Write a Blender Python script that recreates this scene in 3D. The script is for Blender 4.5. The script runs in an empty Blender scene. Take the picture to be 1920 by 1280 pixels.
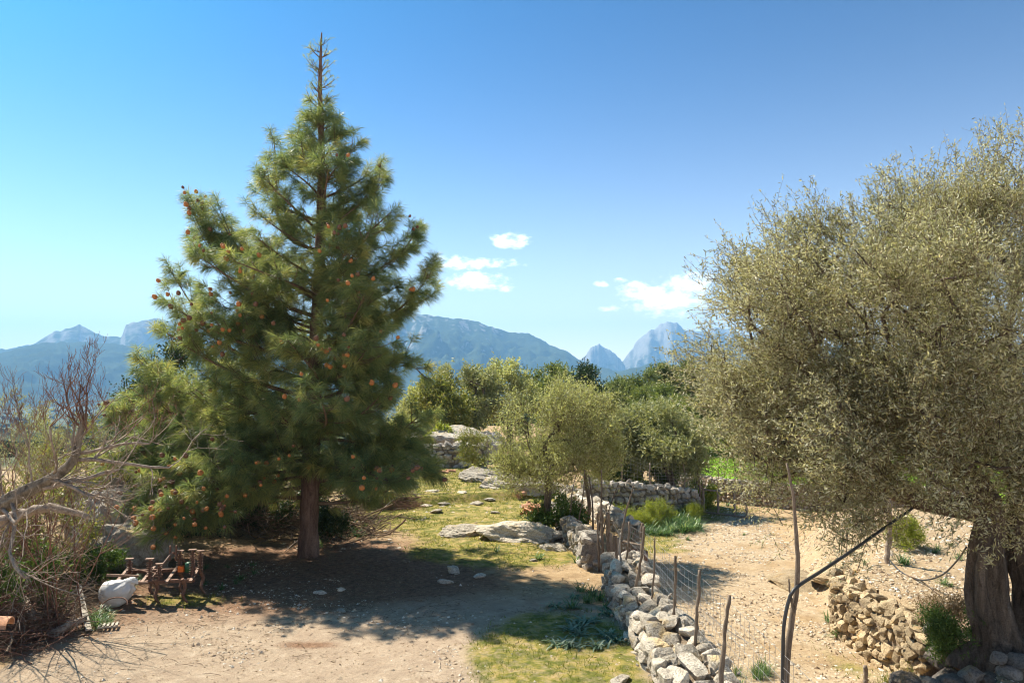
import bpy, math, random
import numpy as np
from math import radians, sin, cos, pi

# ------------------------------------------------------------------ camera, sky, sun
SC = bpy.context.scene
CAMZ = 4.2
PITCH = math.atan(80 / 1400)
F = 1400.0
cam_d = bpy.data.cameras.new('camera')
cam_d.sensor_width = 36; cam_d.lens = 36 * F / 1920
cam_d.clip_start = 0.1; cam_d.clip_end = 40000
cam = bpy.data.objects.new('camera', cam_d)
SC.collection.objects.link(cam)
cam.location = (0, 0, CAMZ); cam.rotation_euler = (pi / 2 + PITCH, 0, 0)
SC.camera = cam
SUN_EL = radians(52)
SUN_DIR = np.array([-0.76, 0.65, 0.0]); SUN_DIR /= np.linalg.norm(SUN_DIR)
SUN_DIR = np.array([SUN_DIR[0] * cos(SUN_EL), SUN_DIR[1] * cos(SUN_EL), sin(SUN_EL)])
from mathutils import Vector, Matrix, Euler
sun_d = bpy.data.lights.new('sun', 'SUN'); sun_d.energy = 4.8; sun_d.angle = radians(0.53)
sun_d.color = (1.0, 0.91, 0.77)
sun = bpy.data.objects.new('sun', sun_d); SC.collection.objects.link(sun)
sun.rotation_euler = Vector(SUN_DIR).to_track_quat('Z', 'Y').to_euler()
sun.location = (-20, 20, 40)
SC.view_settings.view_transform = 'Standard'
SC.view_settings.look = 'None'
SC.view_settings.exposure = 1.3
SC.view_settings.gamma = 1
SC.view_settings.use_curve_mapping = False
SC.cycles.max_bounces = 6
SC.cycles.diffuse_bounces = 3
SC.cycles.transmission_bounces = 3
SC.cycles.use_denoising = True
SC.cycles.pixel_filter_type = 'BLACKMAN_HARRIS'; SC.cycles.filter_width = 1.05

def az_el(px, py):
    u = (px - 960) / F; v = (640 - py) / F
    y = cos(PITCH) - v * sin(PITCH); z = sin(PITCH) + v * cos(PITCH)
    return math.atan2(u, y), math.atan2(z, math.hypot(u, y))

world = bpy.data.worlds.new('World'); SC.world = world; world.use_nodes = True
def build_world():
    nt = world.node_tree; N = nt.nodes; Lk = nt.links; N.clear()
    out = N.new('ShaderNodeOutputWorld'); bg = N.new('ShaderNodeBackground')
    Lk.new(bg.outputs[0], out.inputs[0]); bg.inputs[1].default_value = 0.10
    sky = N.new('ShaderNodeTexSky'); sky.sky_type = 'NISHITA'; sky.sun_disc = False
    sky.sun_elevation = SUN_EL; sky.sun_rotation = math.atan2(SUN_DIR[0], SUN_DIR[1])
    sky.altitude = 150; sky.air_density = 1.0; sky.dust_density = 1.2; sky.ozone_density = 2.0
    tc = N.new('ShaderNodeTexCoord')
    sep = N.new('ShaderNodeSeparateXYZ'); Lk.new(tc.outputs['Generated'], sep.inputs[0])
    def M(op, a, b=None, c=None):
        n = N.new('ShaderNodeMath'); n.operation = op
        for i, v in enumerate((a, b, c)):
            if v is None: continue
            if isinstance(v, (int, float)): n.inputs[i].default_value = v
            else: Lk.new(v, n.inputs[i])
        return n.outputs[0]
    az = M('ARCTAN2', sep.outputs[0], sep.outputs[1])
    hyp = M('SQRT', M('ADD', M('MULTIPLY', sep.outputs[0], sep.outputs[0]), M('MULTIPLY', sep.outputs[1], sep.outputs[1])))
    el = M('ARCTAN2', sep.outputs[2], hyp)
    clouds = [(955, 450, 42, 15, 1), (870, 493, 66, 12, 1), (900, 528, 60, 18, 1), (970, 490, 20, 9, .8), (952, 541, 16, 7, .8),
              (1245, 560, 80, 34, 1.3), (1290, 535, 55, 26, 1.2), (1195, 545, 42, 18, .9), (1127, 533, 14, 6, .7),
              (1140, 579, 30, 6, .7), (825, 487, 22, 8, .8), (1165, 525, 14, 5, .6), (1600, 600, 160, 40, 1.1)]
    field = None
    for (px, py, w, h, s) in clouds:
        a0, e0 = az_el(px, py)
        dx = M('DIVIDE', M('SUBTRACT', az, a0), w / F); dy = M('DIVIDE', M('SUBTRACT', el, e0), h / F)
        e = M('ADD', M('MULTIPLY', dx, dx), M('MULTIPLY', dy, dy))
        f = M('MULTIPLY', M('SUBTRACT', 1.0, e), s)
        f = M('MAXIMUM', f, -3.0)
        field = f if field is None else M('MAXIMUM', field, f)
    mp = N.new('ShaderNodeMapping'); Lk.new(tc.outputs['Generated'], mp.inputs[0]); mp.inputs['Scale'].default_value = (1, 1, 2.0)
    nz = N.new('ShaderNodeTexNoise'); Lk.new(mp.outputs[0], nz.inputs[0]); nz.inputs['Scale'].default_value = 48; nz.inputs['Detail'].default_value = 9; nz.inputs['Roughness'].default_value = .6
    t = M('ADD', field, M('MULTIPLY', M('SUBTRACT', nz.outputs[0], 0.46), 5.5))
    mr = N.new('ShaderNodeMapRange'); Lk.new(t, mr.inputs[0]); mr.interpolation_type = 'SMOOTHSTEP'
    mr.inputs[1].default_value = 0.0; mr.inputs[2].default_value = 2.6; mr.inputs[4].default_value = .93
    # sky colour deepened and tinted, white horizon glow painted in
    v1 = N.new('ShaderNodeMixRGB'); v1.blend_type = 'MULTIPLY'; v1.inputs[0].default_value = 1; v1.inputs[2].default_value = (.19, .20, .20, 1); Lk.new(sky.outputs[0], v1.inputs[1])
    gm = N.new('ShaderNodeGamma'); gm.inputs[1].default_value = 1.85; Lk.new(v1.outputs[0], gm.inputs[0])
    v2 = N.new('ShaderNodeMixRGB'); v2.blend_type = 'MULTIPLY'; v2.inputs[0].default_value = 1; v2.inputs[2].default_value = (.12, 1.85, 2.3, 1); Lk.new(gm.outputs[0], v2.inputs[1])
    mx = N.new('ShaderNodeMixRGB'); Lk.new(mr.outputs[0], mx.inputs[0]); mx.blend_type = 'MIX'
    mx.inputs[2].default_value = (17, 16.6, 16.2, 1)
    hf = M('MULTIPLY', M('EXPONENT', M('MULTIPLY', M('MAXIMUM', el, 0.0), -9.0)), 1.0)
    v3 = N.new('ShaderNodeMixRGB'); Lk.new(hf, v3.inputs[0]); Lk.new(v2.outputs[0], v3.inputs[1]); v3.inputs[2].default_value = (13.5, 12.2, 11.2, 1)
    Lk.new(v3.outputs[0], mx.inputs[1]); Lk.new(mx.outputs[0], bg.inputs[0])
build_world()

# ------------------------------------------------------------------ maths helpers
def unproj_z(px, py, z):
    u = (px - 960) / F; v = (640 - py) / F
    y = cos(PITCH) - v * sin(PITCH); zz = sin(PITCH) + v * cos(PITCH)
    t = (z - CAMZ) / zz
    return np.array([u * t, y * t, z])
def unproj_y(px, py, Y):
    u = (px - 960) / F; v = (640 - py) / F
    y = cos(PITCH) - v * sin(PITCH); zz = sin(PITCH) + v * cos(PITCH)
    t = Y / y
    return np.array([u * t, Y, CAMZ + zz * t])
def unit(v):
    return v / (np.linalg.norm(v, axis=-1, keepdims=True) + 1e-12)
def hash2(ix, iy, seed):
    h = (ix.astype(np.int64) * 374761393 + iy.astype(np.int64) * 668265263 + seed * 1442695041) & 0xffffffff
    h = ((h ^ (h >> 13)) * 1274126177) & 0xffffffff
    h = h ^ (h >> 16)
    return (h & 0xffffff) / float(0xffffff)
def vnoise(x, y, seed=0):
    x = np.asarray(x, float); y = np.asarray(y, float)
    ix = np.floor(x); iy = np.floor(y); fx = x - ix; fy = y - iy
    fx = fx * fx * (3 - 2 * fx); fy = fy * fy * (3 - 2 * fy)
    a = hash2(ix, iy, seed); b = hash2(ix + 1, iy, seed); c = hash2(ix, iy + 1, seed); d = hash2(ix + 1, iy + 1, seed)
    return a + (b - a) * fx + (c - a) * fy + (a - b - c + d) * fx * fy
def fbm(x, y, seed=0, o=5, g=.5):
    s = 0; amp = 1; tot = 0
    for i in range(o):
        s = s + amp * vnoise(np.asarray(x) * 2 ** i + 17.3 * i, np.asarray(y) * 2 ** i - 9.1 * i, seed + i); tot += amp; amp *= g
    return s / tot
def n3(p, seed=0, o=3):
    return (fbm(p[:, 0] + .7 * p[:, 2], p[:, 1] - .4 * p[:, 2], seed, o) + fbm(p[:, 1] + 5.2, p[:, 2] + .3 * p[:, 0], seed + 50, o) + fbm(p[:, 2] - 3.1, p[:, 0] + .5 * p[:, 1], seed + 90, o)) / 3
def sstep(a, b, x):
    t = np.clip((np.asarray(x, float) - a) / (b - a), 0, 1); return t * t * (3 - 2 * t)

# ------------------------------------------------------------------ the lie of the land
XE = ([0, 16.5, 19, 21.2, 26, 28.5, 30], [2.4, 2.4, 2.75, 3.35, 1.9, 3.2, 3.4])
XR = ([0, 9, 11, 13, 15, 17, 20, 24, 60], [4.9, 5.6, 6.6, 6.75, 6.6, 6.9, 7.6, 8.8, 12.])
def yb(x):  # line of the middle stone wall
    return 28.3 + (x - 3.2) * .42
def ground_z(x, y):
    x = np.asarray(x, float); y = np.asarray(y, float)
    zl = .05 * (fbm(x * .35, y * .35, 3, 3) - .5) * 2 + .02 * (fbm(x * 2.1, y * 2.1, 5, 3) - .5) + .25 * sstep(-5.5, -9, x) * sstep(11, 14, y) + .012 * np.clip(y - 20, 0, 25)
    zr = -.8 - .012 * (y - 15) + .09 * (fbm(x * .8, y * .8, 9, 4) - .5)
    zr = zr + .4 * sstep(13.6, 11.5, y) * sstep(5.0, 6.6, x)
    xe = np.interp(y, *XE); ybx = yb(x)
    low = sstep(-.15, .25, x - xe)
    beh = sstep(-.2, .25, y - ybx) * sstep(7.6, 7.2, x)
    beh = np.maximum(beh, sstep(30, 33, y) * sstep(3.2, 2.2, x))
    zb = .35 - .14 * np.clip(x - 3, 0, 6)
    z = zl * (1 - low) + zr * low
    z = z * (1 - beh) + zb * beh
    xr = np.interp(y, *XR)
    w = np.where(y < 15.3, .28, .28 + np.clip(y - 15.3, 0, 2) * .75)
    t = np.clip((x - xr) / w, 0, 1); t = t * t * (3 - 2 * t)
    t = t * sstep(29, 21, y)
    zt = .28 + .035 * (y - 12) + .1 * (fbm(x * .7, y * .7, 21, 4) - .5)
    z = z * (1 - t) + zt * t
    r = np.hypot(x, y)
    r0 = np.where(x < 0, 70 - 42 * sstep(-4, -16, x), 75 + 25 * sstep(0, 40, x))
    f = np.clip(r - r0, 0, None)
    fall = 95 * (1 - np.exp(-f * .075 / 95))
    z = z + .03 * np.clip(y - 34, 0, 30) * sstep(6, 9, x)
    z = z - fall + sstep(120, 900, r) * 10 * (fbm(x / 300, y / 300, 31, 4) - .5)
    return z
def gz(x, y): return float(ground_z(np.array([x]), np.array([y]))[0])
def G(px, py):
    z = 0.
    for _ in range(12):
        p = unproj_z(px, py, z); z = .5 * z + .5 * gz(p[0], p[1])
    return np.array([p[0], p[1], gz(p[0], p[1])])

# ------------------------------------------------------------------ scene plumbing
COL = SC.collection
def props(o, label=None, cat=None, group=None, kind=None):
    if label: o['label'] = label
    if cat: o['category'] = cat
    if group: o['group'] = group
    if kind: o['kind'] = kind
    return o
def empty(name, loc, label=None, cat=None, group=None, kind=None, rz=0):
    o = bpy.data.objects.new(name, None); COL.objects.link(o); o.location = [float(v) for v in loc]; o.rotation_euler = (0, 0, rz); o.empty_display_size = .2
    return props(o, label, cat, group, kind)
class Geo:
    def __init__(s): s.v = []; s.f = []; s.t = []; s.n = 0
    def add(s, v, f, t=None):
        v = np.asarray(v, float).reshape(-1, 3); f = np.asarray(f, int)
        s.v.append(v); s.f.append(f + s.n); s.n += len(v)
        s.t.append(np.full(len(v), .5) if t is None else np.broadcast_to(np.asarray(t, float), (len(v),)))
    def mesh(s, name, smooth=True, origin=(0, 0, 0)):
        me = bpy.data.meshes.new(name)
        V = np.concatenate(s.v) - np.asarray(origin, float)
        me.vertices.add(len(V)); me.vertices.foreach_set('co', V.ravel().astype(np.float32))
        loops = np.concatenate([f.ravel() for f in s.f]); cnt = np.concatenate([np.full(len(f), f.shape[1]) for f in s.f])
        st = np.concatenate([[0], np.cumsum(cnt)[:-1]])
        me.loops.add(len(loops)); me.loops.foreach_set('vertex_index', loops.astype(np.int32))
        me.polygons.add(len(cnt)); me.polygons.foreach_set('loop_start', st.astype(np.int32)); me.polygons.foreach_set('loop_total', cnt.astype(np.int32))
        me.polygons.foreach_set('use_smooth', np.full(len(cnt), smooth))
        a = me.attributes.new('tint', 'FLOAT', 'POINT'); a.data.foreach_set('value', np.concatenate(s.t).astype(np.float32))
        me.update(calc_edges=True); me.validate()
        return me
    def build(s, name, mat, parent=None, origin=(0, 0, 0), smooth=True):
        me = s.mesh(name, smooth, origin)
        me.materials.append(mat)
        o = bpy.data.objects.new(name, me); COL.objects.link(o)
        if parent is not None: o.parent = parent
        else: o.location = [float(v) for v in origin]
        return o
def inst(me, name, parent, loc, rot=(0, 0, 0), scale=(1, 1, 1)):
    o = bpy.data.objects.new(name, me); COL.objects.link(o)
    if parent: o.parent = parent
    o.location = [float(v) for v in loc]; o.rotation_euler = [float(v) for v in rot]; o.scale = [float(v) for v in scale]
    return o

def tubes(P, R, k=5, tint=None, cap=True):
    """P (m,n,3), R (m,n) -> verts, quads, tint"""
    P = np.asarray(P, float); R = np.asarray(R, float); m, n, _ = P.shape
    T = np.empty_like(P); T[:, 1:-1] = P[:, 2:] - P[:, :-2]; T[:, 0] = P[:, 1] - P[:, 0]; T[:, -1] = P[:, -1] - P[:, -2]
    T = unit(T); mean = unit(P[:, -1] - P[:, 0] + 1e-9)
    ref = np.where(np.abs(mean[:, 2:3]) < .8, np.array([[0, 0, 1.]]), np.array([[1., 0, 0]]))
    A = unit(np.cross(T, ref[:, None, :])); B = np.cross(T, A)
    th = np.arange(k) * 2 * pi / k
    V = P[:, :, None, :] + R[:, :, None, None] * (A[:, :, None, :] * np.cos(th)[None, None, :, None] + B[:, :, None, :] * np.sin(th)[None, None, :, None])
    i = (np.arange(m) * n * k)[:, None, None]; j = (np.arange(n - 1) * k)[None, :, None]; q = np.arange(k)[None, None, :]; q2 = (q + 1) % k
    f = np.stack([i + j + q, i + j + q2, i + j + k + q2, i + j + k + q], -1).reshape(-1, 4)
    t = np.repeat(np.full(m, .5) if tint is None else np.asarray(tint), n * k)
    return V.reshape(-1, 3), f, t
def tube(g, pts, rad, k=8, tint=.5, cap=True):
    pts = np.asarray(pts, float); rad = np.broadcast_to(np.asarray(rad, float), (len(pts),))
    v, f, t = tubes(pts[None], rad[None], k, [tint]); n0 = g.n
    g.add(v, f, t)
    if cap:
        for e, ring in ((0, 0), (-1, len(pts) - 1)):
            c = g.n; ids = n0 + ring * k + np.arange(k)
            g.v.append(pts[e][None]); g.t.append(np.array([tint])); g.n += 1
            a = ids; b = np.roll(ids, -1)
            g.f.append(np.stack([np.full(k, c), b, a] if e == 0 else [np.full(k, c), a, b], -1))
def spline(pts, n):
    pts = np.asarray(pts, float); m = len(pts)
    d = np.concatenate([[0], np.cumsum(np.linalg.norm(np.diff(pts, axis=0), axis=1))]); t = np.linspace(0, d[-1], n)
    P = np.vstack([2 * pts[0] - pts[1], pts, 2 * pts[-1] - pts[-2]])
    out = []
    for tt in t:
        i = min(max(np.searchsorted(d, tt, 'right') - 1, 0), m - 2); u = (tt - d[i]) / (d[i + 1] - d[i] + 1e-9)
        p0, p1, p2, p3 = P[i:i + 4]
        out.append(.5 * ((2 * p1) + (-p0 + p2) * u + (2 * p0 - 5 * p1 + 4 * p2 - p3) * u * u + (-p0 + 3 * p1 - 3 * p2 + p3) * u ** 3))
    return np.array(out)
def box(g, c, s, rot=None, tint=.5, bev=.0):
    c = np.asarray(c, float); s = np.asarray(s, float) / 2
    V = np.array([[x, y, z] for x in (-1, 1) for y in (-1, 1) for z in (-1, 1)], float) * s
    if rot is not None: V = V @ np.array(Euler(rot).to_matrix()).T
    g.add(V + c, [[0, 1, 3, 2], [4, 6, 7, 5], [0, 4, 5, 1], [2, 3, 7, 6], [0, 2, 6, 4], [1, 5, 7, 3]], tint)

# ------------------------------------------------------------------ materials
def mat(name):
    m = bpy.data.materials.new(name); m.use_nodes = True
    return m, m.node_tree.nodes, m.node_tree.links, m.node_tree.nodes['Principled BSDF']
def ramp(N, Lk, src, stops):
    r = N.new('ShaderNodeValToRGB'); Lk.new(src, r.inputs[0])
    e = r.color_ramp.elements
    while len(e) < len(stops): e.new(.5)
    for i, (p, c) in enumerate(stops): e[i].position = p; e[i].color = (*c, 1)
    return r.outputs[0]
def noise(N, Lk, vec, sc, det=4, ro=.55, dist=0):
    n = N.new('ShaderNodeTexNoise'); n.inputs['Scale'].default_value = sc; n.inputs['Detail'].default_value = det; n.inputs['Roughness'].default_value = ro; n.inputs['Distortion'].default_value = dist
    if vec is not None: Lk.new(vec, n.inputs['Vector'])
    return n.outputs['Fac']
def bump(N, Lk, h, dist, strength, bs, prev=None):
    b = N.new('ShaderNodeBump'); b.inputs['Distance'].default_value = dist; b.inputs['Strength'].default_value = strength; Lk.new(h, b.inputs['Height'])
    if prev is not None: Lk.new(prev, b.inputs['Normal'])
    if bs is not None: Lk.new(b.outputs[0], bs.inputs['Normal'])
    return b.outputs[0]
def mix(N, Lk, fac, a, b, mode='MIX'):
    n = N.new('ShaderNodeMixRGB'); n.blend_type = mode
    for i, v in enumerate((fac, a, b)):
        if isinstance(v, (int, float)): n.inputs[i].default_value = v
        elif isinstance(v, tuple): n.inputs[i].default_value = (*v, 1)
        else: Lk.new(v, n.inputs[i])
    return n.outputs[0]
def attr(N, name):
    a = N.new('ShaderNodeAttribute'); a.attribute_name = name; return a.outputs['Fac']
def leaf_mat(name, stops, back=None, transl=.35, rough=.5, spec=.35, noise_sc=.6):
    m, N, Lk, bs = mat(name)
    c = ramp(N, Lk, attr(N, 'tint'), stops)
    if back:
        ge = N.new('ShaderNodeNewGeometry'); c = mix(N, Lk, ge.outputs['Backfacing'], c, back)
    Lk.new(c, bs.inputs['Base Color']); bs.inputs['Roughness'].default_value = rough; bs.inputs['Specular IOR Level'].default_value = spec
    tr = N.new('ShaderNodeBsdfTranslucent')
    c2 = mix(N, Lk, 1.0, c, (1.15, 1.17, .72), 'MULTIPLY'); Lk.new(c2, tr.inputs[0])
    ms = N.new('ShaderNodeMixShader'); ms.inputs[0].default_value = transl
    Lk.new(bs.outputs[0], ms.inputs[1]); Lk.new(tr.outputs[0], ms.inputs[2])
    Lk.new(ms.outputs[0], N['Material Output'].inputs[0])
    return m
def bark_mat(name, c1, c2, sc=6, dist=.03):
    m, N, Lk, bs = mat(name)
    tc = N.new('ShaderNodeTexCoord'); mp = N.new('ShaderNodeMapping'); Lk.new(tc.outputs['Object'], mp.inputs[0]); mp.inputs['Scale'].default_value = (1, 1, .22)
    n1 = noise(N, Lk, mp.outputs[0], sc, 6, .7, .6); n2 = noise(N, Lk, tc.outputs['Object'], sc * 6, 4, .6)
    c = ramp(N, Lk, n1, [(.3, c1), (.7, c2)]); c = mix(N, Lk, .5, c, ramp(N, Lk, n2, [(.3, (.35, .35, .35)), (.75, (1.5, 1.5, 1.45))]), 'MULTIPLY')
    Lk.new(c, bs.inputs['Base Color']); bs.inputs['Roughness'].default_value = .9; bs.inputs['Specular IOR Level'].default_value = .2
    b = bump(N, Lk, n1, dist, 1, None); bump(N, Lk, n2, dist * .3, .8, bs, b)
    return m
def stone_mat(name, cols, rand_amt=.35, sc=5.):
    m, N, Lk, bs = mat(name)
    tc = N.new('ShaderNodeTexCoord'); oi = N.new('ShaderNodeObjectInfo'); ge = N.new('ShaderNodeNewGeometry')
    va = N.new('ShaderNodeVectorMath'); va.operation = 'ADD'; Lk.new(ge.outputs['Position'], va.inputs[0])
    n1 = noise(N, Lk, va.outputs[0], sc, 7, .65, .4); n2 = noise(N, Lk, va.outputs[0], sc * 7, 5, .65); n3_ = noise(N, Lk, va.outputs[0], sc * .5, 3)
    c = ramp(N, Lk, n1, [(.25, cols[0]), (.5, cols[1]), (.75, cols[2])])
    ml = N.new('ShaderNodeMath'); ml.operation = 'MULTIPLY_ADD'; Lk.new(oi.outputs['Random'], ml.inputs[0]); ml.inputs[1].default_value = rand_amt * 2; ml.inputs[2].default_value = 1 - rand_amt
    c = mix(N, Lk, 1.0, c, ml.outputs[0], 'MULTIPLY')
    spots = ramp(N, Lk, n2, [(.33, (.4, .38, .35)), (.52, (1, 1, 1))]); c = mix(N, Lk, .75, c, spots, 'MULTIPLY')
    lich = ramp(N, Lk, n3_, [(.58, (0, 0, 0)), (.68, (1, 1, 1))]); c = mix(N, Lk, lich, c, mix(N, Lk, 1.0, c, (1.02, .88, .62), 'MULTIPLY'))
    Lk.new(c, bs.inputs['Base Color']); bs.inputs['Roughness'].default_value = .92; bs.inputs['Specular IOR Level'].default_value = .2
    b = bump(N, Lk, n1, .09, 1, None); bump(N, Lk, n2, .03, 1, bs, b)
    return m
M = {}
M['pine_needle'] = leaf_mat('pine_needle', [(0, (.07, .11, .05)), (.4, (.18, .235, .10)), (.7, (.36, .36, .13)), (1, (.62, .52, .20))], transl=.55, rough=.4, spec=.5)
M['olive_leaf'] = leaf_mat('olive_leaf', [(0, (.095, .11, .045)), (.5, (.27, .255, .115)), (.85, (.46, .41, .21)), (1, (.68, .58, .35))], back=(.49, .465, .32), transl=.38, rough=.48, spec=.4)
M['olive_leaf_far'] = leaf_mat('olive_leaf_far', [(0, (.13, .15, .05)), (.5, (.25, .26, .10)), (1, (.40, .38, .17))], back=(.34, .34, .18), transl=.35)
M['young_olive_leaf'] = leaf_mat('young_olive_leaf', [(0, (.17, .19, .06)), (.5, (.32, .325, .11)), (1, (.52, .49, .22))], back=(.43, .43, .24), transl=.5)
M['green_leaf'] = leaf_mat('green_leaf', [(0, (.03, .065, .015)), (.6, (.09, .15, .03)), (1, (.2, .26, .06))], transl=.35)
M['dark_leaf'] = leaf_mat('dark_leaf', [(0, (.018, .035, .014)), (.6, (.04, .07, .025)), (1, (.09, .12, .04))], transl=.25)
M['forest_leaf'] = leaf_mat('forest_leaf', [(0, (.065, .10, .025)), (.6, (.17, .20, .05)), (1, (.34, .35, .11))], transl=.35)
M['yellow_leaf'] = leaf_mat('yellow_leaf', [(0, (.12, .16, .02)), (.6, (.28, .32, .04)), (1, (.5, .47, .08))], transl=.4)
M['scrub_leaf'] = leaf_mat('scrub_leaf', [(0, (.11, .13, .03)), (.6, (.25, .26, .06)), (1, (.44, .36, .13))], transl=.35)
M['strap_leaf'] = leaf_mat('strap_leaf', [(0, (.05, .11, .035)), (.6, (.11, .20, .07)), (1, (.25, .30, .12))], transl=.4, rough=.4)
M['blue_leaf'] = leaf_mat('blue_leaf', [(0, (.07, .13, .08)), (.6, (.14, .22, .14)), (1, (.28, .34, .24))], transl=.35, rough=.5)
M['grass_blade'] = leaf_mat('grass_blade', [(0, (.06, .10, .015)), (.5, (.17, .19, .03)), (1, (.36, .30, .09))], transl=.4)
M['dry_leaf'] = leaf_mat('dry_leaf', [(0, (.12, .07, .03)), (.6, (.24, .16, .08)), (1, (.4, .3, .18))], transl=.2)
M['pine_bark'] = bark_mat('pine_bark', (.07, .04, .03), (.27, .17, .125), 7, .05)
M['olive_bark'] = bark_mat('olive_bark', (.05, .038, .029), (.27, .205, .155), 8, .10)
M['grey_twig'] = bark_mat('grey_twig', (.16, .12, .09), (.42, .34, .27), 14, .01)
M['brown_twig'] = bark_mat('brown_twig', (.09, .06, .04), (.30, .22, .15), 14, .01)
M['old_bark'] = bark_mat('old_bark', (.07, .055, .04), (.34, .28, .21), 12, .03)
M['red_twig'] = bark_mat('red_twig', (.10, .05, .035), (.30, .16, .11), 14, .01)
M['branch_bark'] = bark_mat('branch_bark', (.09, .06, .04), (.26, .18, .12), 9, .01)
M['post_wood'] = bark_mat('post_wood', (.09, .065, .045), (.30, .23, .17), 20, .008)
M['pale_wood'] = bark_mat('pale_wood', (.30, .26, .21), (.52, .46, .38), 20, .006)
M['limestone'] = stone_mat('limestone', ((.32, .27, .21), (.54, .475, .38), (.68, .61, .50)))
M['grey_stone'] = stone_mat('grey_stone', ((.26, .225, .185), (.46, .41, .34), (.62, .56, .47)))
M['warm_stone'] = stone_mat('warm_stone', ((.30, .21, .12), (.50, .38, .23), (.62, .50, .34)))
M['joint_fill'] = stone_mat('joint_fill', ((.15, .11, .07), (.27, .205, .14), (.38, .30, .21)))
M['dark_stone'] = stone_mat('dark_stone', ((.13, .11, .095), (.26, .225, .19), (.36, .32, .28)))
def plain(name, c, rough=.8, metal=0, var=.3, sc=12):
    m, N, Lk, bs = mat(name); tc = N.new('ShaderNodeTexCoord'); n = noise(N, Lk, tc.outputs['Object'], sc, 6, .65)
    lo = tuple(x * (1 - var) for x in c); hi = tuple(min(1, x * (1 + var)) for x in c)
    Lk.new(ramp(N, Lk, n, [(.3, lo), (.7, hi)]), bs.inputs['Base Color']); bs.inputs['Roughness'].default_value = rough; bs.inputs['Metallic'].default_value = metal
    bump(N, Lk, n, .01, .5, bs); return m
M['rust'] = plain('rust', (.15, .075, .045), .85, 0, .5, 25)
M['rust_bright'] = plain('rust_bright', (.20, .12, .08), .6, .2, .4, 25)
M['sack'] = plain('sack', (.58, .56, .52), .6, 0, .1, 6)
M['terracotta'] = plain('terracotta', (.48, .24, .13), .85, 0, .3, 14)
M['hose'] = plain('hose', (.025, .025, .026), .45, 0, .3, 8)
M['wire'] = plain('wire', (.36, .35, .33), .5, .4, .2, 8)
M['cone'] = plain('cone', (.44, .165, .045), .7, 0, .45, 40)
M['brown_cone'] = plain('brown_cone', (.17, .08, .04), .75, 0, .45, 40)
M['orange_plastic'] = plain('orange_plastic', (.75, .16, .02), .4, 0, .1)
M['green_plastic'] = plain('green_plastic', (.02, .10, .045), .4, 0, .1)
M['rope'] = plain('rope', (.05, .30, .33), .6, 0, .2)
M['plaster'] = plain('plaster', (.62, .56, .48), .9, 0, .15)

# ------------------------------------------------------------------ ground
def masks(x, y):
    n1 = fbm(x * .45, y * .45, 101, 5, .6); n2 = fbm(x * 1.6, y * 1.6, 131, 4, .6); n = .55 * n1 + .45 * n2
    xe = np.interp(y, *XE); xr = np.interp(y, *XR)
    left = x < xe
    g = np.zeros_like(x)
    def blob(cx, cy, rx, ry, s=1.): return s * np.exp(-(((x - cx) / rx) ** 2 + ((y - cy) / ry) ** 2))
    lm = blob(-2.5, 30, 5, 7, 1.0) + blob(.8, 12.0, 1.5, 2.4, 1.25) + blob(.2, 18.3, 2.2, 1.3, .8) + blob(-6.3, 14.7, 1.4, .9, .6) + blob(-1.4, 19, 1.3, 1.0, .45) + blob(-.8, 24, 3.2, 4, .9) + blob(1.3, 9, 1., 1.6, .8) + blob(-9, 19, 3, 4, .5)
    rm = blob(3.2, 20, .9, 4, .5) + blob(4.5, 24.5, 1.6, 3, .9) + blob(3.1, 12, .5, 4, .65) + blob(5.9, 13.3, .7, 1.8, .6) + blob(9, 15, 2.5, 2.5, .33) + blob(7.6, 28, 1.5, 2, .3) + blob(5, 32, 6, 3, .9)
    m = np.where(left, lm, rm)
    g = sstep(.30, .62, m * (0.42 + 1.15 * n) - .06)
    field = sstep(32.5, 33.5, y - .9 * np.clip(10.5 - x, 0, 3)) * sstep(7, 8, x) * sstep(75, 62, y)
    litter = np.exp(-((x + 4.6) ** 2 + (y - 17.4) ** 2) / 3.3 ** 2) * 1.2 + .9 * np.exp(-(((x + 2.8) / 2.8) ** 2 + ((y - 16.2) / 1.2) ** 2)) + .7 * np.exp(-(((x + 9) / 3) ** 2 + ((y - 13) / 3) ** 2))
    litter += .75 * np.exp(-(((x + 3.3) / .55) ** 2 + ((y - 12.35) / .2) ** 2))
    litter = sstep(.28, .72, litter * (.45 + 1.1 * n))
    grav = sstep(16.2, 14.2, y + .7 * (n2 - .5)) * (x < xe) * (x > -7.5)
    scree = np.where((x > xe + .5) & (x < xr - .1) & (y < 33), sstep(.3, .6, fbm(x * .8, y * .8, 171, 4) + .1), 0) + np.where(x > xr, .6, 0) * (y < 24)
    far = sstep(70, 120, np.hypot(x, y))
    dry = sstep(.35, .7, blob(-3, 26, 5, 8, 1.) * (.5 + n))
    return g, field, litter, grav, scree, far, n
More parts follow.
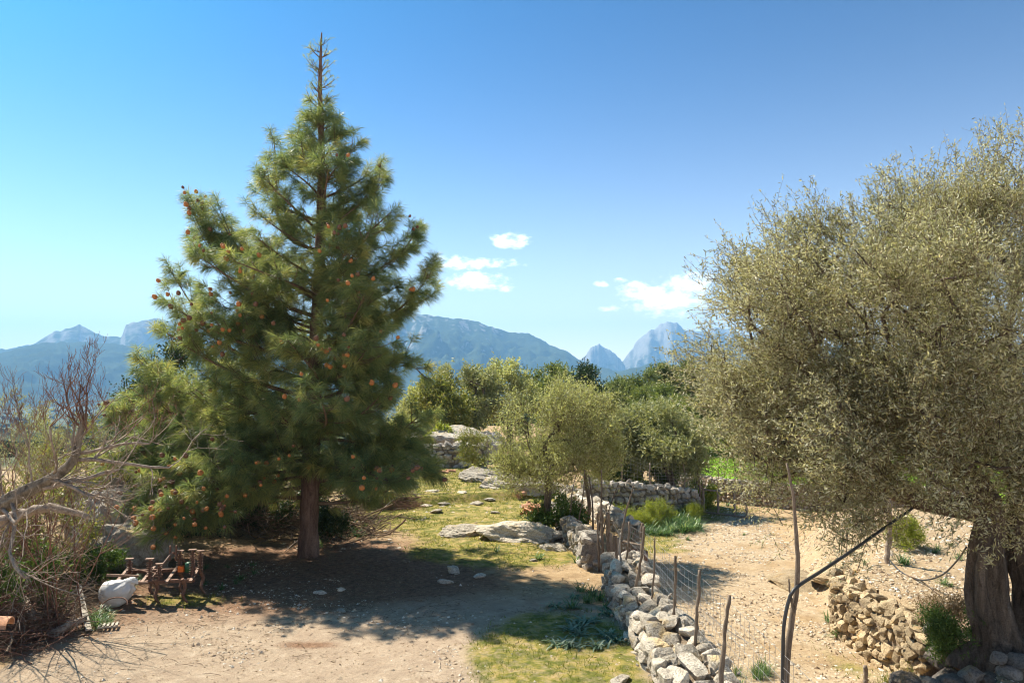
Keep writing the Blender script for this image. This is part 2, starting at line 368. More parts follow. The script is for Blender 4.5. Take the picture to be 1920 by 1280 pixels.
def build_ground():
    def axis(lo, hi, dense_lo, dense_hi, st, grow=1.13):
        c = list(np.arange(dense_lo, dense_hi + 1e-6, st)); s = st
        x = dense_hi
        while x < hi: s *= grow; x += s; c.append(x)
        x = dense_lo; s = st
        while x > lo: s *= grow; x -= s; c.insert(0, x)
        return np.array(c)
    X = axis(-9500, 9500, -11, 12, .11); Y = axis(-300, 9500, 8, 36, .13)
    gx, gy = np.meshgrid(X, Y); x = gx.ravel(); y = gy.ravel()
    z = ground_z(x, y)
    g, field, litter, grav, scree, far, n = masks(x, y)
    near = (np.abs(x) < 14) & (y > 5) & (y < 38)
    z = z + near * (.025 * (fbm(x * 6, y * 6, 201, 3) - .5) * (1 + scree) + g * .03 * fbm(x * 9, y * 9, 203, 2))
    V = np.stack([x, y, z], 1); ny, nx = gx.shape
    i = np.arange(ny - 1)[:, None] * nx + np.arange(nx - 1)[None]
    f = np.stack([i, i + 1, i + nx + 1, i + nx], -1).reshape(-1, 4)
    ge = Geo(); ge.add(V, f)
    m, N, Lk, bs = mat('ground_soil')
    pos = N.new('ShaderNodeNewGeometry').outputs['Position']
    nA = noise(N, Lk, pos, .9, 8, .65); nB = noise(N, Lk, pos, 9, 7, .7); nC = noise(N, Lk, pos, 45, 5, .7); nD = noise(N, Lk, pos, 3.1, 8, .7, .4)
    soil = ramp(N, Lk, nD, [(.3, (.24, .16, .085)), (.5, (.38, .265, .145)), (.7, (.49, .365, .22))])
    grv = ramp(N, Lk, nD, [(.3, (.31, .23, .16)), (.55, (.41, .315, .22)), (.75, (.52, .42, .31))])
    scr = ramp(N, Lk, nB, [(.3, (.30, .21, .125)), (.55, (.47, .36, .23)), (.75, (.62, .51, .37))])
    c = mix(N, Lk, attr(N, 'gravel'), soil, grv); c = mix(N, Lk, attr(N, 'scree'), c, scr)
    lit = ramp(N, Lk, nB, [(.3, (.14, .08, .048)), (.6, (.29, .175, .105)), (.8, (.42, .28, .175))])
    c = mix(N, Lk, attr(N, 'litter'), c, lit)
    gr = ramp(N, Lk, nD, [(.3, (.07, .09, .015)), (.46, (.15, .155, .028)), (.54, (.29, .24, .055)), (.66, (.42, .30, .14))])
    ga = N.new('ShaderNodeMath'); ga.operation = 'MULTIPLY_ADD'; Lk.new(nB, ga.inputs[0]); ga.inputs[1].default_value = 2.6; ga.inputs[2].default_value = -1.4
    gb = N.new('ShaderNodeMath'); gb.operation = 'ADD'; gb.use_clamp = True; Lk.new(ga.outputs[0], gb.inputs[0]); Lk.new(attr(N, 'grass'), gb.inputs[1])
    gm = N.new('ShaderNodeMath'); gm.operation = 'MULTIPLY'; Lk.new(gb.outputs[0], gm.inputs[0]); Lk.new(attr(N, 'grass'), gm.inputs[1])
    c = mix(N, Lk, gm.outputs[0], c, gr)
    fd = ramp(N, Lk, nA, [(.3, (.14, .27, .02)), (.6, (.22, .38, .03)), (.8, (.34, .40, .06))]); c = mix(N, Lk, attr(N, 'field'), c, fd)
    fn = noise(N, Lk, pos, .02, 8, .7)
    fr = ramp(N, Lk, fn, [(.35, (.035, .055, .022)), (.5, (.07, .09, .035)), (.62, (.20, .18, .10)), (.8, (.28, .24, .15))]); c = mix(N, Lk, attr(N, 'farland'), c, fr)
    sp = ramp(N, Lk, nC, [(.28, (.62, .60, .58)), (.5, (1, 1, 1)), (.75, (1.25, 1.25, 1.25))]); c = mix(N, Lk, .9, c, sp, 'MULTIPLY')
    Lk.new(c, bs.inputs['Base Color']); bs.inputs['Roughness'].default_value = .95; bs.inputs['Specular IOR Level'].default_value = .15
    b = bump(N, Lk, nB, .06, .8, None); bump(N, Lk, nC, .02, .9, bs, b)
    o = ge.build('ground', m); o['kind'] = 'structure'
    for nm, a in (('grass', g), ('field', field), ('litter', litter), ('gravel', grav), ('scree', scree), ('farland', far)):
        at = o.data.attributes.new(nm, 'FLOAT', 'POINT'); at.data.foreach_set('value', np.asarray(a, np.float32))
build_ground()

# ------------------------------------------------------------------ mountains
def mountain(name, prof, D, depth, zfoot, seed, rough, nA=420, nT=100, cliff=.0, colr=None, jag=10, jf=.06):
    px = np.array([p[0] for p in prof], float); py = np.array([p[1] for p in prof], float)
    X = np.linspace(px[0], px[-1], nA); Yp = np.interp(X, px, py)
    Yp = Yp + (fbm(X * jf, X * 0, seed + 7, 6, .7) - .5) * jag
    az = np.array([az_el(a, b) for a, b in zip(X, Yp)])
    T = np.linspace(0, 1, nT); tc = .62
    a, t = np.meshgrid(az[:, 0], T, indexing='ij'); e = np.repeat(az[:, 1:2], nT, 1)
    Dc = D * (1 + .10 * (fbm(X * .012, X * 0, seed + 3, 3) - .5))[:, None]
    d = Dc + (t - tc) * depth
    wx = d * np.sin(a); wy = d * np.cos(a)
    zc = CAMZ + Dc * np.tan(e)
    up = np.clip(t / tc, 0, 1); down = np.clip((t - tc) / (1 - tc), 0, 1)
    upn = np.clip(up + .28 * (fbm(wx / (D * .045), wy / (D * .045), seed + 31, 4, .6) - .5) * np.sin(up * pi), 0, 1)
    sh = (1 - cliff) * upn ** 1.25 + cliff * sstep(.60, 1.0, upn)
    sh = np.where(t > tc, 1 - down ** 1.2, sh)
    q = D / 12.
    rn = 1 - np.abs(2 * fbm(wx / (q * 1.7), wy / (q * 1.7), seed, 6, .55) - 1)
    rn2 = fbm(wx / (q * .35), wy / (q * .35), seed + 40, 4, .6)
    env = np.sin(np.clip(up, 0, 1) * pi) * (t <= tc) + np.sin(down * pi) * (t > tc) * .8
    z = zfoot + (zc - zfoot) * (sh * (1 + 0) + env * (rough * (rn - .75) + rough * .8 * (rn2 - .5) + rough * .22 * (fbm(wx / (q * .11), wy / (q * .11), seed + 70, 3) - .5)))
    V = np.stack([wx, wy, z], -1).reshape(-1, 3)
    i = np.arange(nA - 1)[:, None] * nT + np.arange(nT - 1)[None]
    f = np.stack([i, i + nT, i + nT + 1, i + 1], -1).reshape(-1, 4)
    g = Geo(); g.add(V, f, ((z - zfoot) / (zc.max() - zfoot)).ravel())
    m, N, Lk, bs = mat(name + '_slopes')
    ge = N.new('ShaderNodeNewGeometry'); se = N.new('ShaderNodeSeparateXYZ'); Lk.new(ge.outputs['Normal'], se.inputs[0])
    n1 = noise(N, Lk, ge.outputs['Position'], 8 / q, 9, .68); n2 = noise(N, Lk, ge.outputs['Position'], 60 / q, 6, .7)
    forest = ramp(N, Lk, n2, [(.3, (.03, .05, .025)), (.6, (.07, .085, .04)), (.8, (.16, .15, .09))])
    rock = ramp(N, Lk, n2, [(.3, (.26, .24, .21)), (.7, (.48, .44, .38))])
    am = N.new('ShaderNodeMath'); am.operation = 'MULTIPLY_ADD'; Lk.new(n1, am.inputs[0]); am.inputs[1].default_value = 1.6; Lk.new(attr(N, 'tint'), am.inputs[2])
    am2 = N.new('ShaderNodeMath'); am2.operation = 'SUBTRACT'; Lk.new(am.outputs[0], am2.inputs[0]); Lk.new(se.outputs[2], am2.inputs[1])
    fr = ramp(N, Lk, am2.outputs[0], [(colr[0], (0, 0, 0)), (colr[1], (1, 1, 1))])
    Lk.new(mix(N, Lk, fr, forest, rock), bs.inputs['Base Color']); bs.inputs['Roughness'].default_value = 1; bs.inputs['Specular IOR Level'].default_value = 0
    bump(N, Lk, n1, q * .05, .7, bs)
    o = g.build(name, m); o['kind'] = 'structure'; return o
mountain('mountain', [(-260, 650), (-100, 640), (0, 655), (60, 643), (100, 622), (150, 609), (190, 628), (228, 631), (236, 606), (290, 596), (345, 604), (420, 625), (500, 640), (620, 630), (700, 610), (760, 600), (800, 640), (900, 680), (1000, 715)], 6800, 2600, -95, 11, .45, cliff=.25, colr=(.55, 1.0))
mountain('mountain', [(-260, 668), (0, 660), (90, 642), (160, 640), (240, 646), (330, 640), (430, 640), (520, 622), (600, 607), (690, 594), (770, 588), (800, 590), (880, 599), (940, 616), (960, 622), (990, 624), (1020, 640), (1060, 656), (1090, 676), (1150, 694), (1200, 701), (1260, 712), (1340, 724)], 5200, 2600, -95, 23, .5, colr=(.85, 1.3))
mountain('mountain', [(1040, 715), (1080, 682), (1095, 668), (1108, 651), (1124, 645), (1142, 654), (1160, 672), (1175, 684), (1190, 705), (1210, 724)], 7600, 1500, -95, 37, .4, nA=220, cliff=.3, colr=(.45, .9), jag=10, jf=.1)
mountain('mountain', [(1120, 722), (1150, 692), (1168, 676), (1186, 655), (1195, 638), (1205, 631), (1218, 622), (1236, 610), (1252, 604), (1268, 605), (1284, 618), (1310, 621), (1350, 612), (1420, 632), (1500, 655), (1600, 640), (1750, 660), (1900, 640), (2100, 655), (2250, 690)], 8000, 2400, -95, 51, .75, cliff=.35, colr=(.4, .9), jag=13, jf=.07)
mountain('hill', [(1090, 722), (1140, 706), (1180, 690), (1230, 681), (1275, 686), (1320, 690), (1420, 690), (1600, 680), (1900, 670), (2200, 690)], 4300, 1300, -95, 63, .4, nA=160, colr=(1.0, 1.5))

# ------------------------------------------------------------------ haze
hz = Geo(); box(hz, (0, 4400, 330), (19500, 10400, 900))
hm, N_, L_, b_ = mat('haze_air'); N_.remove(b_)
pv = N_.new('ShaderNodeVolumePrincipled'); pv.inputs['Color'].default_value = (.28, .60, 1.0, 1); pv.inputs['Density'].default_value = 1.5e-4; pv.inputs['Anisotropy'].default_value = .1
L_.new(pv.outputs[0], N_['Material Output'].inputs['Volume'])
ho = hz.build('haze', hm); ho['kind'] = 'stuff'

# ------------------------------------------------------------------ rocks
def ico(sub):
    import bmesh
    bm = bmesh.new(); bmesh.ops.create_icosphere(bm, subdivisions=sub, radius=1)
    V = np.array([v.co[:] for v in bm.verts]); Fc = np.array([[v.index for v in f.verts] for f in bm.faces]); bm.free(); return V, Fc
ICO = {k: ico(k) for k in (1, 2, 3, 5)}
def stone_mesh(name, sub, seed, mt, planes=12, amp=.22):
    rng = np.random.default_rng(seed); V, Fc = ICO[sub]; V = V.copy()
    V = V * np.array([1, 1, 1]) ; V = np.sign(V) * np.abs(V) ** .55
    V = V / np.abs(V).max()
    for _ in range(planes):
        n = unit(rng.normal(size=3)); d = rng.uniform(.5, .85); s = V @ n; k = s > d
        V[k] -= (s[k] - d)[:, None] * n * .92
    V += unit(V) * ((n3(V * 2.2 + seed, seed, 3) - .5) * amp * 2)[:, None]
    g = Geo(); g.add(V, Fc); me = g.mesh(name, smooth=False); me.materials.append(mt); return me
STONE = {}
def stones_for(mname, sub):
    k = (mname, sub)
    if k not in STONE: STONE[k] = [stone_mesh('stone', sub, 900 + 13 * i + sub, M[mname]) for i in range(9)]
    return STONE[k]
def drywall(name, label, line, width, ztop, size, seed, mname, sides=(1, -1), cap=True, sub=2, group=None, limit=290, base=None, courses_jit=.25, cap_scale=1.15):
    rng = np.random.default_rng(seed); line = np.asarray(line, float)
    seg = np.linalg.norm(np.diff(line, axis=0), axis=1); cum = np.concatenate([[0], np.cumsum(seg)]); L = cum[-1]
    def at(s):
        x = np.interp(s, cum, line[:, 0]); y = np.interp(s, cum, line[:, 1])
        a = .15; x2 = np.interp(min(s + a, L), cum, line[:, 0]); y2 = np.interp(min(s + a, L), cum, line[:, 1]); x1 = np.interp(max(s - a, 0), cum, line[:, 0]); y1 = np.interp(max(s - a, 0), cum, line[:, 1])
        t = unit(np.array([x2 - x1, y2 - y1])); return np.array([x, y]), t
    c0, _ = at(L / 2); z0 = gz(*c0); org = np.array([c0[0], c0[1], z0])
    root = empty(name, org, label, 'stone wall', group)
    items = []
    for sd in sides:
        # column-free coursed rubble
        s_ = 0
        rows = {}
        zb_min = min(gz(*(at(s)[0] + sd * np.array([-at(s)[1][1], at(s)[1][0]]) * (width / 2 + .12))) for s in np.linspace(0, L, 12)) - .05
        zt_max = max(ztop(s) for s in np.linspace(0, L, 12))
        z = zb_min
        while z < zt_max:
            h = size * rng.uniform(.62, 1.0); s = rng.uniform(-.3, 0) * size
            while s < L:
                w = size * rng.uniform(.65, 1.5); sc = s + w / 2
                if sc > L: break
                p, t = at(sc); nrm = np.array([-t[1], t[0]]) * sd
                zz = z + h / 2 + rng.normal() * courses_jit * h * .4
                q = p + nrm * (width / 2 - size * .3 + rng.normal() * .03)
                if zz < ztop(sc) - h * .2 and zz > gz(*(p + nrm * (width / 2 + .12))) - h * .6:
                    items.append((np.array([q[0], q[1], zz]), math.atan2(t[1], t[0]), np.array([w * .56, size * .5, h * .58]), .16))
                s += w * rng.uniform(.95, 1.02)
            z += h * .98
    if cap:
        n = max(1, int(round(width / (size * cap_scale * 1.1))))
        for r in range(n):
            s = 0
            while s < L:
                w = size * cap_scale * rng.uniform(.7, 1.6); sc = s + w / 2
                if sc > L: break
                p, t = at(sc); nrm = np.array([-t[1], t[0]]); off = ((r + .5) / n - .5) * width
                h = size * cap_scale * rng.uniform(.5, .95)
                q = p + nrm * (off + rng.normal() * .02)
                items.append((np.array([q[0], q[1], ztop(sc) - h * .12 + rng.normal() * size * .08]), math.atan2(t[1], t[0]), np.array([w * .55, width / n * .56, h * .55]), .28))
                s += w
    # keep what stands largest from the camera as single stones
    dist = [np.linalg.norm(i[0] - np.array([0, 0, CAMZ])) / (i[2].mean()) for i in items]; order = np.argsort(dist)
    meshes = stones_for(mname, sub)
    low = [ (np.array([v.co[:] for v in me.vertices]), np.array([p.vertices[:] for p in me.polygons])) for me in stones_for(mname, 1)[:4]]
    rest = Geo()
    for rank, k in enumerate(order):
        c, a, s, tilt = items[k]
        rot = (rng.normal() * tilt + (pi if rng.random() < .5 else 0), rng.normal() * tilt, a + rng.normal() * tilt + (pi if rng.random() < .5 else 0))
        if rank < limit:
            inst(meshes[rng.integers(len(meshes))], 'stone', root, c - org, rot, s * rng.uniform(.95, 1.22))
        else:
            V, Fc = low[rng.integers(4)]; R = np.array(Euler(rot).to_matrix()); rest.add((V * s) @ R.T + c, Fc, rng.random())
    for q in range(len(items) if mname in ('limestone', 'warm_stone') and limit else 0):
        c, a, s, tilt = items[rng.integers(len(items))]; V, Fc = low[rng.integers(4)]; rot = rng.uniform(0, 6, 3); R = np.array(Euler(rot).to_matrix()); ss = s.mean() * rng.uniform(.18, .42)
        rest.add((V * ss * rng.uniform(.7, 1.2, 3)) @ R.T + c + rng.uniform(-1, 1, 3) * s * np.array([1.1, 1.1, 1.0]), Fc, rng.random())
    if rest.n: rest.build('small_stones', M[mname], root, org, False)['kind'] = 'stuff'
    core = Geo(); ns = max(3, int(L / .6)); P = []
    for s in np.linspace(.05, L - .05, ns):
        p, t = at(s); nrm = np.array([-t[1], t[0]]); a_ = p + nrm * (width / 2 - size * .30); b__ = p - nrm * (width / 2 - size * .30); zb = min(gz(*a_), gz(*b__)) - .2
        P += [[*a_, zb], [*a_, ztop(s) - size * .3], [*b__, ztop(s) - size * .3], [*b__, zb]]
    P = np.array(P); f = []
    for i in range(ns - 1):
        for j in range(4): f.append([i * 4 + j, (i + 1) * 4 + j, (i + 1) * 4 + (j + 1) % 4, i * 4 + (j + 1) % 4])
    f += [[0, 1, 2, 3], [(ns - 1) * 4 + 3, (ns - 1) * 4 + 2, (ns - 1) * 4 + 1, (ns - 1) * 4]]
    core.add(P, f); core.build('rubble_core', M['dark_stone' if mname == 'grey_stone' else 'joint_fill'], root, org, False)
    return root
def boulder(name, label, loc, size, seed, mt='limestone', rz=0, cat='rock', rough=.35, group=None, sink=.3, cuts=11):
    rng = np.random.default_rng(seed); V, Fc = ICO[5]; V = V.copy()
    for _ in range(cuts):
        n = unit(rng.normal(size=3)); d = rng.uniform(.55, .9); s = V @ n; k = s > d; V[k] -= (s[k] - d)[:, None] * n * .85
    n_ = n3(V * 1.8 + seed, seed, 5); cr = 1 - np.abs(2 * n3(V * 3.5 + seed, seed + 5, 4) - 1)
    V = V * (1 + rough * 2.4 * (n_ - .5) - rough * .55 * (cr - .8) + rough * .7 * (n3(V * 9 + seed, seed + 11, 3) - .5))[:, None]
    V = V * np.array(size) / 2
    R = np.array(Euler((rng.normal() * .1, rng.normal() * .1, rz)).to_matrix()); V = V @ R.T
    z = gz(loc[0], loc[1]) if len(loc) < 3 else loc[2]
    V = V + np.array([loc[0], loc[1], z + size[2] * (.5 - sink)])
    g = Geo(); g.add(V, Fc); o = g.build(name, M[mt], None, (loc[0], loc[1], z), smooth=max(size) < .5)
    return props(o, label, cat, group)

# ------------------------------------------------------------------ plants: foliage generators
def leaf_quads(g, p, d, L, W, rng, tint, ref=None):
    p = np.asarray(p); d = unit(d); n = len(p)
    r = rng.normal(size=(n, 3)) if ref is None else ref + rng.normal(size=(n, 3)) * .5
    s = unit(np.cross(d, r)); L = np.asarray(L).reshape(-1, 1); W = np.asarray(W).reshape(-1, 1)
    up = np.cross(s, d)
    V = np.stack([p, p + d * L * .45 + s * W * .5, p + d * L + up * L * -.05, p + d * L * .45 - s * W * .5], 1).reshape(-1, 3)
    f = np.arange(n * 4).reshape(-1, 4)
    g.add(V, f, np.repeat(tint, 4))
def sample_crown(rng, ells, n, shell=2.4, lump=.35, seed=0):
    vol = np.array([e[3] * e[4] * e[5] for e in ells]); out = []
    ks = rng.choice(len(ells), size=n * 3, p=vol / vol.sum())
    E = np.array([e[:6] for e in ells], float)
    d = unit(rng.normal(size=(n * 3, 3))); r = rng.random(n * 3) ** (1 / (3 * shell / 1.6))
    lum = 1 + lump * 2 * (n3(d * 2.3 + ks[:, None] * 3.7 + seed, 77 + seed, 3) - .5) * 1.6
    P = E[ks, :3] + d * (r * lum)[:, None] * E[ks, 3:6]
    # drop points deep inside another lobe (they would never carry leaves)
    keep = np.ones(len(P), bool)
    for e in E:
        q = np.linalg.norm((P - e[:3]) / e[3:6], axis=1); keep &= ~((q < .5) & (rng.random(len(P)) < .75))
    return P[keep][:n]
def grow(trunk_pts, att, rng, step=.35, bias=.25, wob=.08, sag=0.):
    nodes = [np.array(p, float) for p in trunk_pts]; par = [-1] + list(range(len(nodes) - 1)); pl = [0.]
    for i in range(1, len(nodes)): pl.append(pl[-1] + np.linalg.norm(nodes[i] - nodes[i - 1]) * .4)
    top = nodes[-1]; order = np.argsort(np.linalg.norm(att - top, axis=1)); tips = []
    NA = np.zeros((len(att) * 14 + len(nodes) + 200, 3)); PL = np.zeros(len(NA)); n = len(nodes); NA[:n] = nodes; PL[:n] = pl
    par = list(par); nofork = max(0, n - 4) if n > 4 else 0; 
    for k in order:
        a = att[k]; d = np.linalg.norm(NA[nofork:n] - a, axis=1) + bias * PL[nofork:n]; j = int(np.argmin(d)) + nofork
        dist = np.linalg.norm(a - NA[j]); m = max(1, int(dist / step)); last = j; start = NA[j].copy()
        b = rng.normal(size=3) * wob * dist
        if n + m + 1 > len(NA): break
        for i in range(1, m + 1):
            u = i / m; q = start + (a - start) * u + b * sin(pi * u) + np.array([0, 0, sin(pi * u) * dist * sag])
            NA[n] = q; PL[n] = PL[last] + dist / m; par.append(last); last = n; n += 1
        tips.append(last)
    return NA[:n], np.array(par[:n]), np.array(tips)
def wood(g, NA, par, tips, r_tip, r_base, rng, kthick=7, start=0, e=2.3):
    n = len(NA); acc = np.zeros(n); isleaf = np.ones(n, bool); isleaf[par[par >= 0]] = False
    acc[isleaf] = r_tip ** e
    for i in range(n - 1, 0, -1): acc[par[i]] += acc[i]
    r = acc ** (1 / e); r = r_tip + (r - r_tip) * (r_base - r_tip) / max(r[0] - r_tip, 1e-6)
    best = np.full(n, -1)
    for i in range(1, n):
        p = par[i]
        if best[p] < 0 or r[i] > r[best[p]]: best[p] = i
    heads = [i for i in range(1, n) if best[par[i]] != i]
    if best[0] >= 0: heads.append(best[0])
    for h in heads:
        ch = [par[h], h]; 
        while best[ch[-1]] >= 0: ch.append(best[ch[-1]])
        pts = NA[ch]; rr = r[ch].copy(); rr[0] = min(rr[0], rr[1] * 1.25)
        if ch[0] == 0 and best[0] == h: rr[0] = r[0]
        k = 3 if rr[1] < .012 else (4 if rr[1] < .03 else (kthick if rr[1] < .09 else kthick + 4))
        tube(g, pts, rr, k, rng.random(), cap=False)
    return r
def twig_foliage(gl, gw, rng, src, cen, n_tw, tl, n_lf, L, W, up=.35, out=.7, rnd=.9, droop=0., tintj=.25, wr=.003, curve=.15):
    m = len(src); P0 = np.repeat(src, n_tw, 0); C = np.repeat(cen, n_tw, 0) if np.ndim(cen) == 2 else np.broadcast_to(cen, P0.shape)
    N_ = len(P0); clump_t = np.repeat(rng.random(m), n_tw)
    o = unit(P0 - C); d = unit(o * out + rng.normal(size=(N_, 3)) * rnd + np.array([0, 0, up]) )
    P0 = P0 + rng.normal(size=(N_, 3)) * tl * .35
    ln = tl * rng.uniform(.5, 1.3, N_)
    bend = unit(rng.normal(size=(N_, 3))) * curve + np.array([0, 0, -droop])
    end = P0 + d * ln[:, None] + bend * ln[:, None]; mid = P0 + d * ln[:, None] * .5 + bend * ln[:, None] * .2
    if gw is not None:
        v, f, t = tubes(np.stack([P0, mid, end], 1), np.tile([wr, wr * .7, wr * .4], (N_, 1)), 3, rng.random(N_)); gw.add(v, f, t)
    u = (np.arange(n_lf)[None] + rng.random((N_, n_lf))) / n_lf; u = .12 + .88 * u
    A = P0[:, None]; B = mid[:, None]; Cc = end[:, None]; uu = u[..., None]
    pos = (1 - uu) ** 2 * A + 2 * uu * (1 - uu) * (2 * B - .5 * A - .5 * Cc) + uu ** 2 * Cc
    tang = unit(Cc - A)
    ld = unit(np.broadcast_to(tang, pos.shape) * .7 + rng.normal(size=pos.shape) * .75)
    LL = L * rng.uniform(.65, 1.25, pos.shape[:2]); tint = np.clip(.5 * clump_t[:, None] + .5 * rng.random(pos.shape[:2]) + (rng.random(pos.shape[:2]) < .05) * .4, 0, 1)
    leaf_quads(gl, pos.reshape(-1, 3), ld.reshape(-1, 3), LL.ravel(), (LL * W / L).ravel(), rng, tint.ravel())
def tree(name, label, cat, base, trunk, r_base, ells, n_att, tw, lf, seed, leaf='olive_leaf', bark='olive_bark', r_tip=.006, group=None, kthick=7, step=.35, shell=2.4, lump=.35, bias=.25, woodtw=True, clip=None, extra_att=None, spray=False, trunk_geo=None):
    rng = np.random.default_rng(seed); root = empty(name, base, label, cat, group)
    cl = sample_crown(rng, ells, max(12, n_att // 7), shell, lump, seed); sg = .13 * np.mean([e[3] for e in ells]) * rng.uniform(.6, 1.4, len(cl))
    att = np.repeat(cl, 7, 0) + rng.normal(size=(len(cl) * 7, 3)) * np.repeat(sg, 7)[:, None]
    if clip is not None: att = att[clip(att)]
    if extra_att is not None: att = np.vstack([att, extra_att])
    NA, par, tips = grow(trunk, att, rng, step, bias)
    gw = Geo(); wood(gw, NA, par, tips, r_tip, r_base, rng, kthick)
    if trunk_geo is None:
        gw.build('trunk', M[bark], root, base)
    else:
        gw.build('branches', M[bark], root, base)
    gl = Geo(); gt = Geo() if woodtw else None
    E = np.array([e[:3] for e in ells]); cen = E.mean(0) - np.array([0, 0, .3])
    src = NA[tips]
    twig_foliage(gl, gt, rng, src, cen, *tw, *lf)
    gl.build('crown', M[leaf], root, base, False)
    if gt is not None and gt.n: gt.build('twigs', M['branch_bark'], root, base)
    return root

# ------------------------------------------------------------------ the tall pine
PB = G(578, 1042)
def PX(px, py, dy=0.):   # a spot in the pine's own plane
    return unproj_y(px, py, PB[1] + dy)
def needles(g, P, D, n, L, w, rng, droop=.35, tint=None, spread=(.35, 1.15)):
    m = len(P); p = np.repeat(P, n, 0); d = np.repeat(unit(D), n, 0); N_ = m * n
    ax = rng.random(N_) ** .8 * .2
    perp = unit(np.cross(d, rng.normal(size=(N_, 3)))); ang = rng.uniform(*spread, N_)
    nd = unit(d * np.cos(ang)[:, None] + perp * np.sin(ang)[:, None] + np.array([0, 0, -droop]))
    s = unit(np.cross(nd, rng.normal(size=(N_, 3)))) * (w / 2)
    ln = L * rng.uniform(.7, 1.15, N_); b = p + d * (ax - .12)[:, None]
    mid = b + nd * (ln * .55)[:, None]; tip = b + nd * ln[:, None] + np.array([0, 0, -1.]) * (ln * .13)[:, None]
    V = np.stack([b - s * .6, b + s * .6, mid + s, tip, mid - s], 1).reshape(-1, 3)
    i = np.arange(N_) * 5
    f1 = np.stack([i, i + 1, i + 2, i + 4], 1); f2 = np.stack([i + 4, i + 2, i + 3], 1)
    t = np.clip(np.repeat(tint if tint is not None else rng.random(m), n) * .6 + rng.random(N_) * .4, 0, 1)
    n0 = g.n; g.add(V, f1, np.repeat(t, 5)); g.f.append(f2 + n0)
def build_pine():
    rng = np.random.default_rng(42)
    root = empty('pine_tree', PB, 'tall cone-shaped pine with long drooping needles and many orange cones, standing alone left of centre', 'pine tree')
    tr = spline([PB + [0, 0, -.15], PX(580, 960), PX(586, 800), PX(592, 650), PX(600, 480), PX(603, 300), PX(600, 160), PX(603, 62)], 40)
    hgt = tr[:, 2] - PB[2]; H = hgt[-1]
    rad = .225 * (1 - hgt / H) ** .85 + .018; rad[:3] = [.30, .255, .235]
    g = Geo(); n = 70; tr2 = spline(tr, n); rr = np.interp(tr2[:, 2] - PB[2], hgt, rad) * (1 + .04 * rng.normal(size=n)); tube(g, tr2, rr, 14, .5)
    g.build('trunk', M['pine_bark'], root, PB)
    def at(h): return np.array([np.interp(h, hgt, tr[:, i]) for i in range(3)])
    RH = ([0, 1.3, 2.2, 3.1, 4.4, 5.7, 7.0, 8.3, 9.6, 10.3, 10.9, 11.6, 12.8], [2.2, 3.3, 3.4, 3.3, 3.0, 2.7, 2.3, 1.65, .95, .48, .30, .26, .16])
    TP = []; TD = []; TT = []; cones = []
    segs3 = []; r3 = []
    def branch(p0, az, L, rise, curl, dens=1., hero=None, r0=None, bare=.0):
        u = np.linspace(0, 1, 12); dirh = np.array([sin(az), cos(az), 0]); side = np.array([cos(az), -sin(az), 0])
        if hero is not None: pts = spline(hero, 12); L = np.linalg.norm(np.diff(pts, axis=0), axis=1).sum()
        else:
            wv = rng.normal() * .10
            pts = p0 + dirh * (u * L)[:, None] + side * (wv * L * np.sin(u * 3))[:, None] + np.array([0, 0, 1.]) * ((rise * u + curl * u ** 2.4) * L)[:, None]
        r0 = r0 or .016 + .016 * L
        gb = Geo(); tube(gb, pts, np.linspace(r0, .010, 12), 6, rng.random())
        bt = rng.random(); nb = int((4 + 6.6 * L) * dens)
        us = np.sort(1 - (rng.random(nb) ** 1.15) * .90)
        tw = []; tr_ = []
        for q, uu in enumerate(us):
            if uu < bare: continue
            i = min(int(uu * 11), 10); b = pts[i] + (pts[i + 1] - pts[i]) * (uu * 11 - i); t = unit(pts[i + 1] - pts[i])
            sd = 1 if q % 2 else -1; sv = unit(np.cross(t, [0, 0, 1.])) * sd
            l2 = (.25 + .34 * L * (1.15 - uu) ** .8) * rng.uniform(.5, 1.15)
            d = unit(t * rng.uniform(.4, .9) + sv * rng.uniform(.35, 1.) + np.array([0, 0, rng.uniform(-.25, .55)]))
            e = b + d * l2 + np.array([0, 0, .10 * l2]); md = b + d * l2 * .5 - np.array([0, 0, .04 * l2])
            tw.append([b, md, e]); tr_.append([.010, .008, .006])
            k = 1 + int(l2 / .22)
            for j in range(k):
                w = 1 - j * .22 / max(l2, .22) * .95; c = b + (e - b) * max(w, .15)
                dd = unit(d * .8 + np.array([0, 0, .28]) + rng.normal(size=3) * .22)
                if j and rng.random() < .45: continue
                if j:
                    sp = unit(np.cross(d, rng.normal(size=3))); c2 = c + sp * rng.uniform(.08, .26); tw.append([c, (c + c2) / 2, c2]); tr_.append([.006, .005, .004]); c = c2; dd = unit(dd + sp * .6)
                TP.append(c); TD.append(dd); TT.append(np.clip(.02 + .62 * rng.random() + .2 * bt + .35 * (rng.random() < .12), 0, 1.3))
                cones.append((c + dd * .05, dd))
        TP.append(pts[-1]); TD.append(unit(pts[-1] - pts[-2])); TT.append(.4 * bt + .3 * rng.random())
        if tw:
            v, f, t = tubes(np.array(tw), np.array(tr_), 3, rng.random(len(tw))); gb.add(v, f, t)
        gb.build('branch', M['branch_bark'], root, PB)
    h = 1.35; a0 = 0
    while h < H - .5:
        n = 5 if h < 6.5 else 4; a0 += 2.4
        for k in range(n):
            az = a0 + k * 2 * pi / n + rng.normal() * .22; hh = h + rng.normal() * .1
            if hh < 2.5 and -cos(az) > .35: continue
            R = np.interp(hh, *RH) * rng.uniform(.5, 1.1)
            if -cos(az) > .55: R *= 1.08            # the camera side carries longer limbs
            low = 1 - hh / H
            rise = .05 + rng.normal() * .07 + .55 * (1 - low) ** 1.3 - .22 * sstep(.75, .95, low); curl = .16 + .1 * rng.random()
            rg = rng.random()
            branch(at(hh), az, R, rise, curl, 1.0 if hh < 6 else .82)
